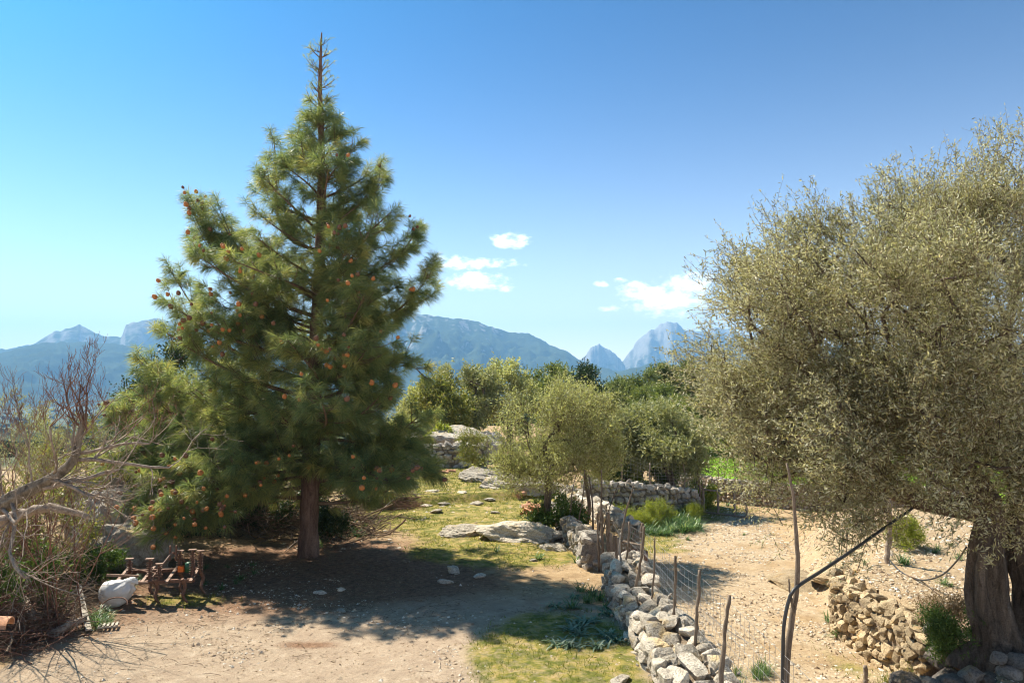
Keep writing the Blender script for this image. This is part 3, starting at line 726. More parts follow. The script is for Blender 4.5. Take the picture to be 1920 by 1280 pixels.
        h += .50 if h < 9 else .45
    # limbs that give this tree its outline
    HERO = [([PX(588, 640), PX(520, 610), PX(440, 540), PX(395, 460), PX(372, 398)], 1.25),
            ([PX(590, 560), PX(520, 520), PX(450, 470), PX(420, 410)], 1.1),
            ([PX(592, 640), PX(470, 620), PX(370, 580), PX(335, 530)], 1.2),
            ([PX(598, 470), PX(545, 450), PX(520, 400), PX(518, 330), PX(514, 262)], .5),
            ([PX(600, 540), PX(680, 520), PX(745, 480), PX(778, 440)], 1.2),
            ([PX(594, 620), PX(700, 610), PX(770, 560), PX(808, 512)], .8),
            ([PX(590, 700), PX(700, 690), PX(760, 680), PX(795, 705)], .8),
            ([PX(584, 820), PX(690, 830), PX(760, 840), PX(800, 862)], 1.3),
            ([PX(584, 780), PX(440, 770), PX(330, 730), PX(285, 690)], 1.4),
            ([PX(582, 860), PX(420, 850), PX(300, 830), PX(240, 800)], 1.4),
            ([PX(582, 880, 0), PX(480, 890, -1.), PX(380, 920, -1.8), PX(300, 965, -2.2)], 1.5),
            ([PX(582, 840, 0), PX(440, 850, -.6), PX(330, 890, -1.2), PX(262, 930, -1.5)], 1.6),
            ([PX(582, 860, 0), PX(470, 880, -1.2), PX(350, 930, -2.0), PX(330, 985, -2.5)], 1.6),
            ([PX(584, 800, 0), PX(420, 800, .3), PX(300, 770, .2), PX(235, 770, 0)], 1.5),
            ([PX(582, 860, 0), PX(440, 860, -.4), PX(300, 860, -.6), PX(235, 870, -.6)], 1.5),
            ([PX(584, 850, 0), PX(680, 870, -.6), PX(750, 880, -1.), PX(800, 890, -1.)], 1.5),
            ([PX(582, 890, 0), PX(480, 910, -1.2), PX(420, 940, -2.0), PX(400, 975, -2.4)], 1.4),
            ([PX(582, 870, 0), PX(650, 880, -1.2), PX(700, 890, -2.0), PX(730, 905, -2.6)], 1.3),
            ([PX(598, 440), PX(650, 400), PX(695, 370), PX(716, 335)], 1.2)]
    for hp, dn in HERO: branch(None, 0, 0, 0, 0, dn, hero=hp, r0=.05)
    TP_ = np.array(TP); TD_ = np.array(TD); TT_ = np.array(TT)
    # the very top is nearly bare: short brown tufts only
    hi = TP_[:, 2] > PX(600, 195)[2] + .5 * (rng.random(len(TP_)) - .5)
    g = Geo(); k = ~hi
    needles(g, TP_[k], TD_[k], 84, .29, .0075, rng, .45, TT_[k])
    if hi.any(): needles(g, TP_[hi], TD_[hi], 14, .12, .008, rng, .1, TT_[hi], (.2, .7))
    g.build('needles', M['pine_needle'], root, PB, False)
    print('pine tufts', len(TP_))
    # cones
    V, Fc = ICO[2]
    def cone_mesh(mt, s):
        r_ = np.random.default_rng(s); v = V.copy(); v[:, 2] *= 1.25; v = v * (1 + .10 * np.sin(9 * v[:, 2:3] + 5 * np.arctan2(v[:, 1:2], v[:, 0:1]))); v[:, :2] *= (1 - .22 * v[:, 2:3]); 
        gg = Geo(); gg.add(v, Fc); me = gg.mesh('cone', False); me.materials.append(mt); return me
    CM = [cone_mesh(M['cone'], 1), cone_mesh(M['cone'], 2), cone_mesh(M['brown_cone'], 3)]
    cc = np.array([c[0] for c in cones]); ax = np.array([np.interp(cc[:, 2], tr[:, 2], tr[:, i]) for i in range(3)]).T
    outw = np.linalg.norm((cc - ax)[:, :2], axis=1) / np.interp(cc[:, 2] - PB[2], *RH); front = -(cc - ax)[:, 1]
    score = front / 3.5 + .5 * outw + rng.random(len(cc)) * 1.2 + 2.2 * fbm(cc[:, 0] * 1.3, cc[:, 2] * 1.3, 61, 3) + .3 * (cc[:, 2] < PX(0, 420)[2])
    score = np.where(cc[:, 2] > PX(0, 250)[2], -9, score); pick = np.argsort(-score)[:298]
    for i in pick:
        c, d = cones[i]; s = .047 * rng.uniform(.65, 1.25); br = 2 if (rng.random() < .4 or c[2] > PX(0, 330)[2]) else rng.integers(2)
        q = Vector(unit(d + np.array([0, 0, .3]))).to_track_quat('Z', 'Y').to_euler()
        inst(CM[br], 'cone', root, c + unit(d) * .09 + np.array([0, -.16, .03]) - PB, q, (s, s, s))
build_pine()

# ------------------------------------------------------------------ the old olive tree at the right
def gnarl(g, pts, rad, rng, k=26, n=60, flute=.22, seed=0, nlobes=5):
    P = spline(pts, n); R = np.interp(np.linspace(0, 1, n), np.linspace(0, 1, len(rad)), rad)
    T = unit(np.gradient(P, axis=0)); A = unit(np.cross(T, [0, 1., 0])); B = np.cross(T, A); th = np.arange(k) * 2 * pi / k
    hh = np.linspace(0, 1, n)[:, None]
    fl = 1 + flute * np.sin(nlobes * th[None] + 2.2 * hh + seed) + .5 * flute * np.sin((nlobes * 2 + 1) * th[None] - 3 * hh + seed * 2)
    nz = fbm(np.cos(th)[None] * 1.3 + hh * 3.5 + seed, np.sin(th)[None] * 1.3 + hh * 1.5, seed, 4); fl = fl + 1.0 * (nz - .5)
    foot = sstep(.22, 0, hh) * (.35 + .35 * np.sin(nlobes * th[None] + seed)); fl = fl + foot
    V = P[:, None] + (R[:, None] * fl)[..., None] * (A[:, None] * np.cos(th)[None, :, None] + B[:, None] * np.sin(th)[None, :, None])
    i = np.arange(n - 1)[:, None] * k; q = np.arange(k)[None]; q2 = (q + 1) % k
    g.add(V.reshape(-1, 3), np.stack([i + q, i + q2, i + k + q2, i + k + q], -1).reshape(-1, 4))
OY = 11.0
def OP(px, py, dy=0.): return unproj_y(px, py, OY + dy)
OB = np.array([OP(1900, 1200)[0], OY, gz(OP(1900, 1200)[0], OY)])
def build_old_olive():
    rng = np.random.default_rng(7)
    ells = [(8.3, 11.6, 5.0, 3.7, 3.2, 2.4), (5.55, 11.2, 4.85, 2.6, 2.6, 1.9), (4.25, 11, 3.6, 1.35, 1.7, 1.45), (3.95, 11.2, 5.15, .95, 1.4, 1.1),
            (6.4, 9.6, 4.0, 1.8, 1.3, 1.5), (7.0, 9.4, 3.3, 1.0, .9, 1.0), (4.1, 10.4, 2.75, .8, .8, .8), (5.2, 11, 2.7, .9, .9, .6), (6.3, 10.2, 2.75, 1.3, .9, .5), (7.3, 9.6, 2.9, 1.0, .7, .6)]
    def clip(P):
        u = P[:, 0] / P[:, 1]; return (u < .74) & (P[:, 2] > 1.5)
    ells = [e for e in ells]
    root = empty('olive_tree', OB, 'huge old olive tree with split gnarled trunk and silvery crown filling the right side', 'olive tree')
    g = Geo()
    gnarl(g, [OP(1868, 1262, 0), OP(1872, 1200), OP(1852, 1120), OP(1850, 1040), OP(1862, 970), OP(1840, 920), OP(1790, 870)], [.33, .235, .23, .22, .195, .16, .115], rng, seed=3)
    gnarl(g, [OP(1925, 1255, .25), OP(1945, 1180, .25), OP(1935, 1090, .2), OP(1915, 1010, .1), OP(1930, 940, .1), OP(1960, 870, .2)], [.33, .27, .25, .23, .20, .16], rng, seed=8)
    gnarl(g, [OP(1800, 1285, .1), OP(1822, 1255, .1), OP(1850, 1225, .1), OP(1880, 1190)], [.05, .10, .12, .10], rng, n=20, k=12, seed=5)
    gnarl(g, [OP(1960, 1295, -.5), OP(1925, 1265, -.35), OP(1900, 1215, -.1)], [.05, .12, .14], rng, n=20, k=12, seed=6)
    gnarl(g, [OP(1845, 1290, -.45), OP(1862, 1262, -.3), OP(1880, 1205, -.1)], [.04, .10, .13], rng, n=20, k=12, seed=9)
    g.build('trunk', M['olive_bark'], root, OB)
    limbs = [[OP(1856, 1000), OP(1846, 930), OP(1790, 870), OP(1700, 800, .2), OP(1640, 740, .3)], [OP(1850, 960), OP(1790, 950, .2), OP(1705, 930, .4), OP(1640, 890, .4), OP(1560, 830, .2)],
             [OP(1915, 1000), OP(1935, 930), OP(1900, 800, .3), OP(1850, 680, .5)]]
    cc_ = sample_crown(rng, ells, 380, 2.4, .5, 4); cc_ = cc_[clip(cc_)]
    att = np.repeat(cc_, 10, 0) + rng.normal(size=(len(cc_) * 10, 3)) * np.repeat(rng.uniform(.14, .30, len(cc_)), 10)[:, None]; att = att[clip(att)]
    jobs = [[] for _ in limbs]
    L_ = [spline(l, 9) for l in limbs]
    dd = np.stack([np.linalg.norm(att[:, None] - l[None], axis=2).min(1) for l in L_], 1); who = dd.argmin(1)
    gl = Geo(); gt = Geo(); cen = np.array([7.2, 11.3, 4.0])
    for i, l in enumerate(L_):
        a = att[who == i]; NA, par, tips = grow(l, a, rng, .30, .22, .07)
        gw = Geo(); wood(gw, NA, par, tips, .006, .19 if i == 0 else .16, rng, 8)
        gw.build('limb', M['branch_bark'] if 0 else M['olive_bark'], root, OB)
        src = NA[tips]
        # fine sprays: twigs that stand out from each tip, leaves in loose pairs
        twig_foliage(gl, gt, rng, src, cen, 13, .36, 12, .062, .0155, .60, .75, .6, .02)
    gl.build('crown', M['olive_leaf'], root, OB, False); gt.build('twigs', M['branch_bark'], root, OB)
    print('olive leaves', gl.n // 4, 'tips', len(att))
build_old_olive()

# ------------------------------------------------------------------ the other trees
def crown_tree(name, label, cat, base, h, w, seed, leaf, n_att=120, tw=(10, .4), lf=(8, .12, .04), trunk_h=.35, bark='olive_bark', r=.1, group=None, depth=None, ells=None, lean=0, woodtw=False, up=.4, kn=None, lump=.6):
    base = np.asarray(base, float); depth = depth or w; th = h * trunk_h
    if ells is None:
        rng = np.random.default_rng(seed + 500); ch = h - th; cz = base[2] + th + ch * .5
        ells = [(base[0], base[1], cz, w * .38, depth * .38, ch * .5)]
        for k in range(5):
            a = rng.uniform(0, 2 * pi); ells.append((base[0] + cos(a) * w * .28, base[1] + sin(a) * depth * .28, cz + rng.uniform(-.28, .2) * ch, w * .26, depth * .26, ch * .3))
    top = base + [lean, 0, th]
    tr = spline([base + [0, 0, -.1], base + [lean * .4 + .05, 0, th * .5], top], 5)
    return tree(name, label, cat, base, tr, r, ells, n_att, (*tw,), (*lf, up), seed, leaf, bark, group=group, step=max(.3, w * .09), woodtw=woodtw, lump=lump)

MB = G(1022, 1000)
def mid_olives():
    Y = MB[1]
    def q(px, py, dy=0): return unproj_y(px, py, Y + dy)
    def e(px, py, rx, ry, dy=0, d=1.3):
        c = q(px, py, dy); s = (Y + dy) / F; return (c[0], c[1], c[2], rx * s, d, ry * s)
    tree('olive_tree', 'young olive tree with feathery yellow-green crown, standing by the dark bush left of the wall', 'olive tree', MB,
         spline([MB - [0, 0, .1], q(1026, 950), q(1028, 900), q(1022, 860)], 6), .10,
         [e(1010, 800, 75, 70), e(985, 850, 75, 55), e(1040, 760, 60, 55), e(1060, 830, 70, 70), e(1000, 880, 60, 35), e(1050, 880, 55, 32)], 480, (9, .46), (10, .085, .021, 1.1, .5, .7), 61, 'young_olive_leaf', lump=.45, shell=2.0)
    B2 = G(1098, 985)
    tree('olive_tree', 'slender olive tree with several thin leaning stems rising from the wall end', 'olive tree', B2,
         spline([B2 - [0, 0, .1], unproj_y(1105, 950, B2[1]), unproj_y(1098, 900, B2[1]), unproj_y(1095, 870, B2[1])], 6), .06,
         [(*unproj_y(1100, 815, B2[1]), .95, 1.1, 1.0), (*unproj_y(1130, 860, B2[1]), .6, .9, .55), (*unproj_y(1075, 770, B2[1]), .7, 1., .6), (*unproj_y(1120, 780, B2[1]), .55, .9, .6)], 300, (10, .34), (9, .09, .024, .7, .5, .7), 62, 'young_olive_leaf', lump=.3)
    # bare stems beside it: a clump of suckers
    for i, (x0, y0, x1, y1, r) in enumerate([(1120, 1010, 1128, 880, .028), (1126, 1000, 1160, 905, .02), (1085, 960, 1096, 880, .02), (1070, 945, 1080, 890, .018), (1112, 985, 1104, 890, .03)]):
        a = unproj_y(x0, y0, MB[1] - 2.6 + i * .3); b = unproj_y(x1, y1, MB[1] - 2.6 + i * .3); a[2] = max(a[2] - .2, gz(a[0], a[1]) - .05)
        g = Geo(); tube(g, spline([a, (a + b) / 2 + [.04 * (-1) ** i, 0, 0], b], 6), np.linspace(r, r * .5, 6), 6)
        props(g.build('bare_sapling', M['olive_bark'], None, a), ['bare sapling nearest the wire gate, leaning slightly right', 'bare sapling leaning far right across the middle wall', 'short bare sapling left of the slender olive trunk', 'leftmost bare sapling, just right of the dark bush', 'thickest bare sapling on top of the stone pier'][i], 'sapling', 'bare stems by the wall end')
mid_olives()

BG = [  # px, base y(distance), top py, width px, leaf, label
    (870, 47, 690, 120, 'olive_leaf_far', 'broad pale olive tree behind the boulders, with branching trunk in view'),
    (955, 50, 672, 130, 'young_olive_leaf', 'tall rounded olive tree rising just left of the young olive crown'),
    (1040, 55, 684, 120, 'forest_leaf', 'dark round-headed oak standing above the young olive crown'),
    (1085, 50, 700, 90, 'dark_leaf', 'dark leaning tree at the right end of the oak clump'),
    (835, 44, 715, 70, 'scrub_leaf', 'brownish small tree at the left end of the background olives'),
    (780, 46, 738, 60, 'young_olive_leaf', 'low pale bushy tree showing just right of the pine'),
]
for i, (px, Y, top, wpx, lf, lb) in enumerate(BG):
    x = (px - 960) / F * Y; z = gz(x, Y); h = unproj_y(px, top, Y)[2] - z; w = wpx * Y / F * 1.12
    crown_tree('olive_tree' if 'olive' in lb else 'broadleaf_tree', lb, 'tree', (x, Y, z), h, w, 70 + i, lf, 210, (11, .55), (8, .20, .075), .2, r=.2)
pines = [(1140, 78, 722, 60), (1190, 82, 712, 75), (1235, 86, 690, 85), (1275, 90, 680, 80), (1215, 70, 735, 65), (1262, 66, 738, 60), (1320, 92, 676, 90), (1160, 90, 738, 60), (1380, 88, 690, 90), (1450, 84, 695, 90)]
for i, (px, Y, top, wpx) in enumerate(pines):
    x = (px - 960) / F * Y; z = gz(x, Y); h = unproj_y(px, top, Y)[2] - z; w = wpx * Y / F * 1.2
    crown_tree('pine_tree', ['small lone conifer at the left end of the distant pine wood', 'round green pine behind the grey olive, second in the wood', 'tall bright green pine in the middle of the distant wood', 'tallest dark pine of the distant wood, beside the big olive crown',
                             'low pale green pine in front of the distant wood', 'small bright pine in front, nearest the big olive crown', 'far pine seen through the left edge of the big olive crown', 'low dark pine between the lone conifer and the wood', 'far pine hidden mostly behind the big olive crown', 'last far pine behind the big olive crown'][i], 'pine tree', (x, Y, z), h, w, 120 + i, 'forest_leaf', 150, (12, .7), (8, .34, .09), .22, 'pine_bark', r=.25, group='pines of the distant wood')
for i, (px, Y, top, wpx, lf, lb) in enumerate([
    (1258, 31, 772, 132, 'olive_leaf_far', 'grey-green rounded olive tree above the middle stone wall, trunk leaning left'),
    (1195, 33, 770, 90, 'olive_leaf_far', 'shaded olive tree between the young olive and the rounded grey olive'),
    (1165, 32, 790, 90, 'olive_leaf_far', 'dull olive tree half hidden by the young olive crown'),
    (1345, 62, 800, 90, 'young_olive_leaf', 'small far olive at the left edge of the green field'),
    (1410, 60, 790, 110, 'olive_leaf_far', 'wide olive beyond the green field, behind the big crown'),
    (1520, 62, 780, 130, 'forest_leaf', 'bushy tree beyond the green field, seen through the big crown'),
    (1650, 60, 780, 140, 'olive_leaf_far', 'pale olive beyond the field behind the big crown'),
    (1800, 55, 770, 150, 'forest_leaf', 'green tree far behind the old olive trunk'),
    (1375, 60, 836, 90, 'scrub_leaf', 'bright low bush at the near corner of the green field'),
    (1290, 54, 760, 120, 'forest_leaf', 'dark tree behind the rounded grey olive')]):
    x = (px - 960) / F * Y; z = gz(x, Y); h = unproj_y(px, top, Y)[2] - z; w = wpx * Y / F * 1.12
    crown_tree('olive_tree' if 'olive' in lb else 'broadleaf_tree', lb, 'tree', (x, Y, z), h, w, 170 + i, lf, 190, (11, .5), (8, .17 if Y < 40 else .24, .05 if Y < 40 else .08), .34, r=.16, lean=-.3 if i == 0 else .1)

# dark conifers and thicket behind the pine
def at_px(px, Y): x = (px - 960) / F * Y; return np.array([x, Y, gz(x, Y)])
for i, (px, Y, top, wpx, lf, lb, nm) in enumerate([
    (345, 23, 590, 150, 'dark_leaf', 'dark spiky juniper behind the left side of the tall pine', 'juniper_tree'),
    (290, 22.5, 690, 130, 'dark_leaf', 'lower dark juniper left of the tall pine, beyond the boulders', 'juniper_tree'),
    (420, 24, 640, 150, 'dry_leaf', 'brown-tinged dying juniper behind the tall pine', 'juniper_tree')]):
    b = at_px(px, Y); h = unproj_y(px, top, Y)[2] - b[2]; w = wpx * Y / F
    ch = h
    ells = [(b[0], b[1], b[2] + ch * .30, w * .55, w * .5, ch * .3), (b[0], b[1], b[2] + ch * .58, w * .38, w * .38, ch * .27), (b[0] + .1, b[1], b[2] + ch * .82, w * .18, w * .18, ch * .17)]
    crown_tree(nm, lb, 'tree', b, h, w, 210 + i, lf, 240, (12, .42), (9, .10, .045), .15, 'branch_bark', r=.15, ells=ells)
def bush(name, label, cat, b, h, w, seed, leaf, n=60, L=.06, W=.025, tl=.22, group=None, d=None, nt=10, nl=8):
    b = np.asarray(b, float); d = d or w
    rng = np.random.default_rng(seed)
    ells = [(b[0], b[1], b[2] + h * .5, w * .42, d * .42, h * .48)] + [(b[0] + rng.uniform(-.25, .25) * w, b[1] + rng.uniform(-.25, .25) * d, b[2] + h * rng.uniform(.3, .6), w * .28, d * .28, h * .3) for _ in range(3)]
    return tree(name, label, cat, b, [b, b + [0, 0, h * .12]], .025, ells, n, (nt, tl), (nl, L, W, .5), seed, leaf, 'branch_bark', r_tip=.004, group=group, step=.2, woodtw=False, kthick=4)
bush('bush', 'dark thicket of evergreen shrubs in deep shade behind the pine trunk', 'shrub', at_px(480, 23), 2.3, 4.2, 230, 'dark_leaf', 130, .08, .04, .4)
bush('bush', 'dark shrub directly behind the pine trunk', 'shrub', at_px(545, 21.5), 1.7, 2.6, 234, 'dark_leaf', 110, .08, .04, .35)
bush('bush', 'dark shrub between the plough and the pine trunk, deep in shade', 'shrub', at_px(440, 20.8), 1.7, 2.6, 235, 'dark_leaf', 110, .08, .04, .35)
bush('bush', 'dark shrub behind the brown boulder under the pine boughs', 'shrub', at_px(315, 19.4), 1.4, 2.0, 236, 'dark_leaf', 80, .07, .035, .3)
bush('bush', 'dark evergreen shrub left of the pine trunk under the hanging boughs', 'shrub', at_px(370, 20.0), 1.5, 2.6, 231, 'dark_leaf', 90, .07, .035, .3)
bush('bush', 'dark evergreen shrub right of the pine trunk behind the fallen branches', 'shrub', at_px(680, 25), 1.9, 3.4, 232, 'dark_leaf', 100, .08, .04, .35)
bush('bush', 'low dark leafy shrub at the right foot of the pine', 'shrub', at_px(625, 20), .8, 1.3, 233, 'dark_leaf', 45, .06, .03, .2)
for i, (px, Y, h, w, lf, lb) in enumerate([
    (30, 17, 2.5, 4.0, 'scrub_leaf', 'olive-green scrub behind the bare tree at the left edge'),
    (110, 15.5, 1.9, 2.6, 'scrub_leaf', 'yellowish scrub below the crooked bare trunk'),
    (190, 21, 3.0, 3.4, 'scrub_leaf', 'feathery olive scrub between the bare tree and the juniper'),
    (120, 24, 3.2, 4.5, 'olive_leaf_far', 'grey-green scrub on the slope beyond the bare tree'),
    (20, 26, 3.6, 5.0, 'olive_leaf_far', 'grey-green scrub on the slope at the far left edge'),
    (60, 13.2, 1.2, 2.0, 'green_leaf', 'mossy green shrub inside the brush heap'),
    (165, 15.0, .9, 1.2, 'green_leaf', 'small green shrub beside the plough, left of the boulders'),
    (262, 17.2, .7, .9, 'green_leaf', 'small bright shrub right of the big boulders')]):
    bush('bush', lb, 'shrub', at_px(px, Y), h, w, 240 + i, lf, 110 if w > 2 else 40, .07, .03, .3 if w > 2 else .16)
bush('bush', 'glossy dark green bush at the foot of the young olive', 'shrub', G(1045, 1000), 1.05, 1.55, 260, 'green_leaf', 80, .09, .03, .2, nt=12)
bush('bush', 'bright green shrub on top of the far wall beside the grey boulder', 'shrub', at_px(826, 37.5), 1.9, 1.3, 261, 'yellow_leaf', 60, .12, .05, .25)
bush('bush', 'dry brown-green shrub growing on the outcrop in front of the far wall', 'shrub', at_px(886, 31.5) + [0, 0, .5], 1.2, 1.2, 262, 'scrub_leaf', 60, .10, .02, .3)
bush('bush', 'dark shrub with yellow tips at the foot of the old olive trunk', 'shrub', [*OP(1790, 1200, .3)[:2], .15], .75, .95, 263, 'green_leaf', 60, .05, .015, .16, nt=14)
bush('bush', 'dry brown shrub behind the old olive trunk foot', 'shrub', [*OP(1775, 1130, 1.0)[:2], .35], .45, .9, 264, 'dry_leaf', 50, .05, .01, .2)
for i, (px, py, h, w, lf) in enumerate([(1232, 988, .85, 1.1, 'yellow_leaf'), (1162, 985, .75, 1.3, 'yellow_leaf'), (1198, 992, .5, .7, 'yellow_leaf'), (1296, 975, .45, .6, 'yellow_leaf')]):
    bush('spurge_bush', ['feathery light green spurge bush against the middle stone wall', 'wide yellow-flowering spurge left of the feathery bush', 'small spurge tuft between the two larger spurges', 'small yellowish spurge near the gate post'][i], 'shrub', G(px, py), h, w, 270 + i, lf, 60, .07, .012, .25, nt=14)
bush('bush', 'yellow-green broom bush on the right terrace below the crown', 'shrub', G(1700, 1028), .62, .8, 280, 'yellow_leaf', 45, .06, .012, .2, nt=14)
for i, px in enumerate([1150, 1185, 1235, 1300]):
    bush('bush', ['leftmost bright undergrowth above the middle wall, behind the young olive', 'bright undergrowth above the middle wall between the crooked posts', 'bright undergrowth right at the foot of the rounded grey olive', 'bright undergrowth above the wall beside the gate posts'][i], 'shrub', at_px(px, 31.8), .9, 1.6, 285 + i, 'yellow_leaf' if i % 2 else 'green_leaf', 45, .10, .04, .25, group='undergrowth above the middle wall')

# ------------------------------------------------------------------ walls
drywall('stone_wall', 'wide dry stone wall of pale rough boulders running up to the camera beside the stakes', [(2.42, 6.6), (2.42, 9), (2.38, 11), (2.3, 13), (2.28, 15.2), (2.35, 15.9)], .86, lambda s: .50 + .07 * sin(s * 1.7) + .05 * sin(s * 4.1) + .12 * sstep(7.6, 9.0, s), .24, 301, 'limestone', sub=3, cap_scale=1.25, courses_jit=.5)
drywall('stone_wall', 'short stone pier and wall running back from the little wire gate', [(1.85, 17.1), (1.68, 19), (1.5, 21.5), (1.2, 24)], .42, lambda s: .72 - .05 * s + .04 * sin(s * 5), .24, 302, 'grey_stone', sub=2)
drywall('stone_wall', 'white-topped diagonal stone wall behind the slender olive stems', [(3.35, 21.0), (2.7, 23.4), (1.9, 26)], .6, lambda s: .30 + .07 * s, .30, 303, 'limestone', sub=2)
drywall('stone_wall', 'grey rubble wall in shade below the rounded grey olive, ending at the gate', [(2.6, 28.1), (4.5, 28.7), (6, 29.3), (7.3, 30.0)], .5, lambda s: .66 - .13 * s + .04 * sin(s * 4), .25, 304, 'grey_stone', sides=(-1,), sub=2)
drywall('stone_wall', 'shaded grey stone wall across the slope below the white boulders', [(-7.5, 35.3), (-5, 35), (-3, 34.8), (-1.1, 34.6)], .5, lambda s: 1.42 + .04 * sin(s * 3), .27, 305, 'grey_stone', sides=(-1,), sub=2)
drywall('stone_wall', 'long low pale stone wall along the near edge of the green field', [(7.5, 36.6), (9.4, 33.6), (11.6, 31.6), (14, 31.), (19, 30.6)], .5, lambda s: -.02 - .0 * s, .20, 306, 'limestone', sides=(-1,), sub=1, limit=0)
drywall('stone_wall', 'curved ochre retaining wall holding up the terrace right of the path', [(7.3, 16.2), (6.85, 15.7), (6.62, 15.1), (6.68, 14), (6.75, 13), (6.62, 12.3), (6.62, 11.9)][::-1], .45, lambda s: .30 + .05 * sin(s * 2) - .12 * sstep(3.2, 4.6, s), .22, 307, 'warm_stone', sides=(1,), sub=2)
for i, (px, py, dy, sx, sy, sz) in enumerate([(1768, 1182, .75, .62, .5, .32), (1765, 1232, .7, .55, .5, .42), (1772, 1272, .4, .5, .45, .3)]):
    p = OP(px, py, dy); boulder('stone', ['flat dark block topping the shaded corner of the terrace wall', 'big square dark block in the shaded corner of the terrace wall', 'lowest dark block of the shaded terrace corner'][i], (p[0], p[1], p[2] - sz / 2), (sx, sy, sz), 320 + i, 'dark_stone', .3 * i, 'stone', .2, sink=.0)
rg = np.random.default_rng(5)
STL = ['grey stone at the left front of the heap below the olive roots', 'second grey stone from the left in front of the olive roots', 'larger grey stone left of the two gnarled roots', 'upper grey stone touching the left root of the old olive', 'grey stone between the two gnarled roots', 'stone lying on the right-hand root of the old olive', 'highest stone of the heap, at the right picture edge', 'biggest lower stone at the right picture edge', 'stone at the far right end of the root heap', 'small stone wedged low between bigger ones in the root heap', 'small stone highest against the olive trunk foot', 'half hidden stone at the bottom edge left of the root heap', 'lone stone at the bottom edge beside the dry grass']
for i, (px, py, s) in enumerate([(1700, 1282, .38), (1735, 1290, .36), (1782, 1288, .42), (1820, 1268, .38), (1858, 1280, .34), (1890, 1262, .36), (1918, 1245, .42), (1905, 1288, .45), (1935, 1275, .4), (1840, 1296, .3), (1872, 1236, .26), (1760, 1300, .4), (1660, 1300, .3)]):
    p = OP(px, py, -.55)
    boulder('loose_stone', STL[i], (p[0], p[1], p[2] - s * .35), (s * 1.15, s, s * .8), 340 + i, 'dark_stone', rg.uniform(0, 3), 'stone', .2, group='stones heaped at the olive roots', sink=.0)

# ------------------------------------------------------------------ boulders
B = [((868, 1002), (1.7, 1.1, .5), 'flat pale rock outcrop, left half of the pair in front of the young olive', .2), ((968, 1008), (2.5, 1.4, .78), 'long humped pale rock in front of the young olive', -.15), ((1040, 1030), (.8, .5, .3), 'low grey rock slab running from the hump toward the pier', -.5),
     ((915, 900), (2.4, 1.6, .9), 'rough white outcrop below the far wall', .1), ((950, 912), (2.6, 1.6, .8), 'white outcrop right of the far wall, left of the young olive', .2), ((1000, 925), (2.2, 1.4, .6), 'pale rocky ledge behind the terracotta heap', .1)]
for i, ((px, py), s, lb, rz) in enumerate(B):
    p = G(px, py); boulder('rock', lb, p[:2], s, 400 + i, 'limestone', rz, sink=.42, rough=.45)
for i, (px, Y, z, s, lb) in enumerate([(868, 37.5, .95, (3.4, 2.2, 1.5), 'big white boulder on top of the far wall, beside the green shrub'), (785, 39, .9, (2.6, 2, 2.0), 'pale boulder above the far wall left of the green shrub'), (770, 36.6, .6, (1.8, 1.4, 1.6), 'lower white boulder at the left end of the far wall'), (912, 38.5, .5, (2.2, 2, 2.0), 'blue-grey shaded boulder right of the big white one')]):
    boulder('boulder', lb, ((px - 960) / F * Y, Y, z), s, 420 + i, 'limestone' if i != 3 else 'grey_stone', .3 * i, 'boulder', .4, sink=.25)
for i, (px, py, s, lb) in enumerate([(205, 1015, (1.7, 1.4, 2.0), 'tall grey boulder behind the plough'), (262, 1045, (1.8, 1.1, 1.45), 'brown-grey boulder right behind the plough, flat topped'), (190, 985, (1.8, 1.4, 2.4), 'pale grey boulder behind the tall one, left of the pine boughs')]):
    Y = 17.0 + [0, -.6, 2.][i]; b = at_px(px, Y); boulder('boulder', lb, b, s, 430 + i, 'grey_stone', .4 * i, 'boulder', .4, sink=.2)
for i, (px, py, s, lb) in enumerate([(600, 1112, .28, 'small pale stone at the edge of the pine shade, left of its twin'), (640, 1106, .26, 'small pale stone at the edge of the pine shade, right of its twin'), (852, 1072, .5, 'pale flat stone in the shade below the rock pair'), (835, 1092, .35, 'low grey stone just in front of the pale flat one'), (900, 1082, .35, 'flat stone right of the pale flat one in shade'), (616, 998, .55, 'shaded stone right of the pine trunk'), (685, 980, .6, 'grey stone beside the fallen branches'),
                                     (1162, 1278, .35, 'pale stone lying in the sunny grass at the foot of the wall'), (1000, 1052, .3, 'white stone in the grass below the humped rock'), (640, 1145, .2, 'flat pebble-like stone on the shaded gravel'), (1640, 1105, .2, 'single stone on the terrace edge')]):
    p = G(px, py); boulder('stone', lb, p[:2], (s, s * .7, s * .32), 440 + i, 'limestone', i, 'stone', .3, sink=.3)
p = G(1500, 1095); boulder('rock', 'smooth sandy rock slab sloping out of the terrace beside the path', (p[0], p[1], p[2]), (2.0, 1.8, .42), 460, 'warm_stone', .5, 'rock', .15, sink=.38)
p = G(1560, 1080); boulder('rock', 'second sandy slab above the terrace wall end', (p[0], p[1], p[2]), (1.3, 1.2, .35), 461, 'warm_stone', .2, 'rock', .15, sink=.38)
for i in range(16):
    r_ = np.random.default_rng(900 + i); px, py = r_.uniform(770, 990), r_.uniform(912, 965); p = G(px, py); s = r_.uniform(.3, .8)
    boulder('stone', 'flat white stone bedded in the yellow-green slope', p[:2], (s, s * .7, s * .22), 470 + i, 'limestone', i, 'stone', .35, group='white stones in the mossy slope', sink=.4)

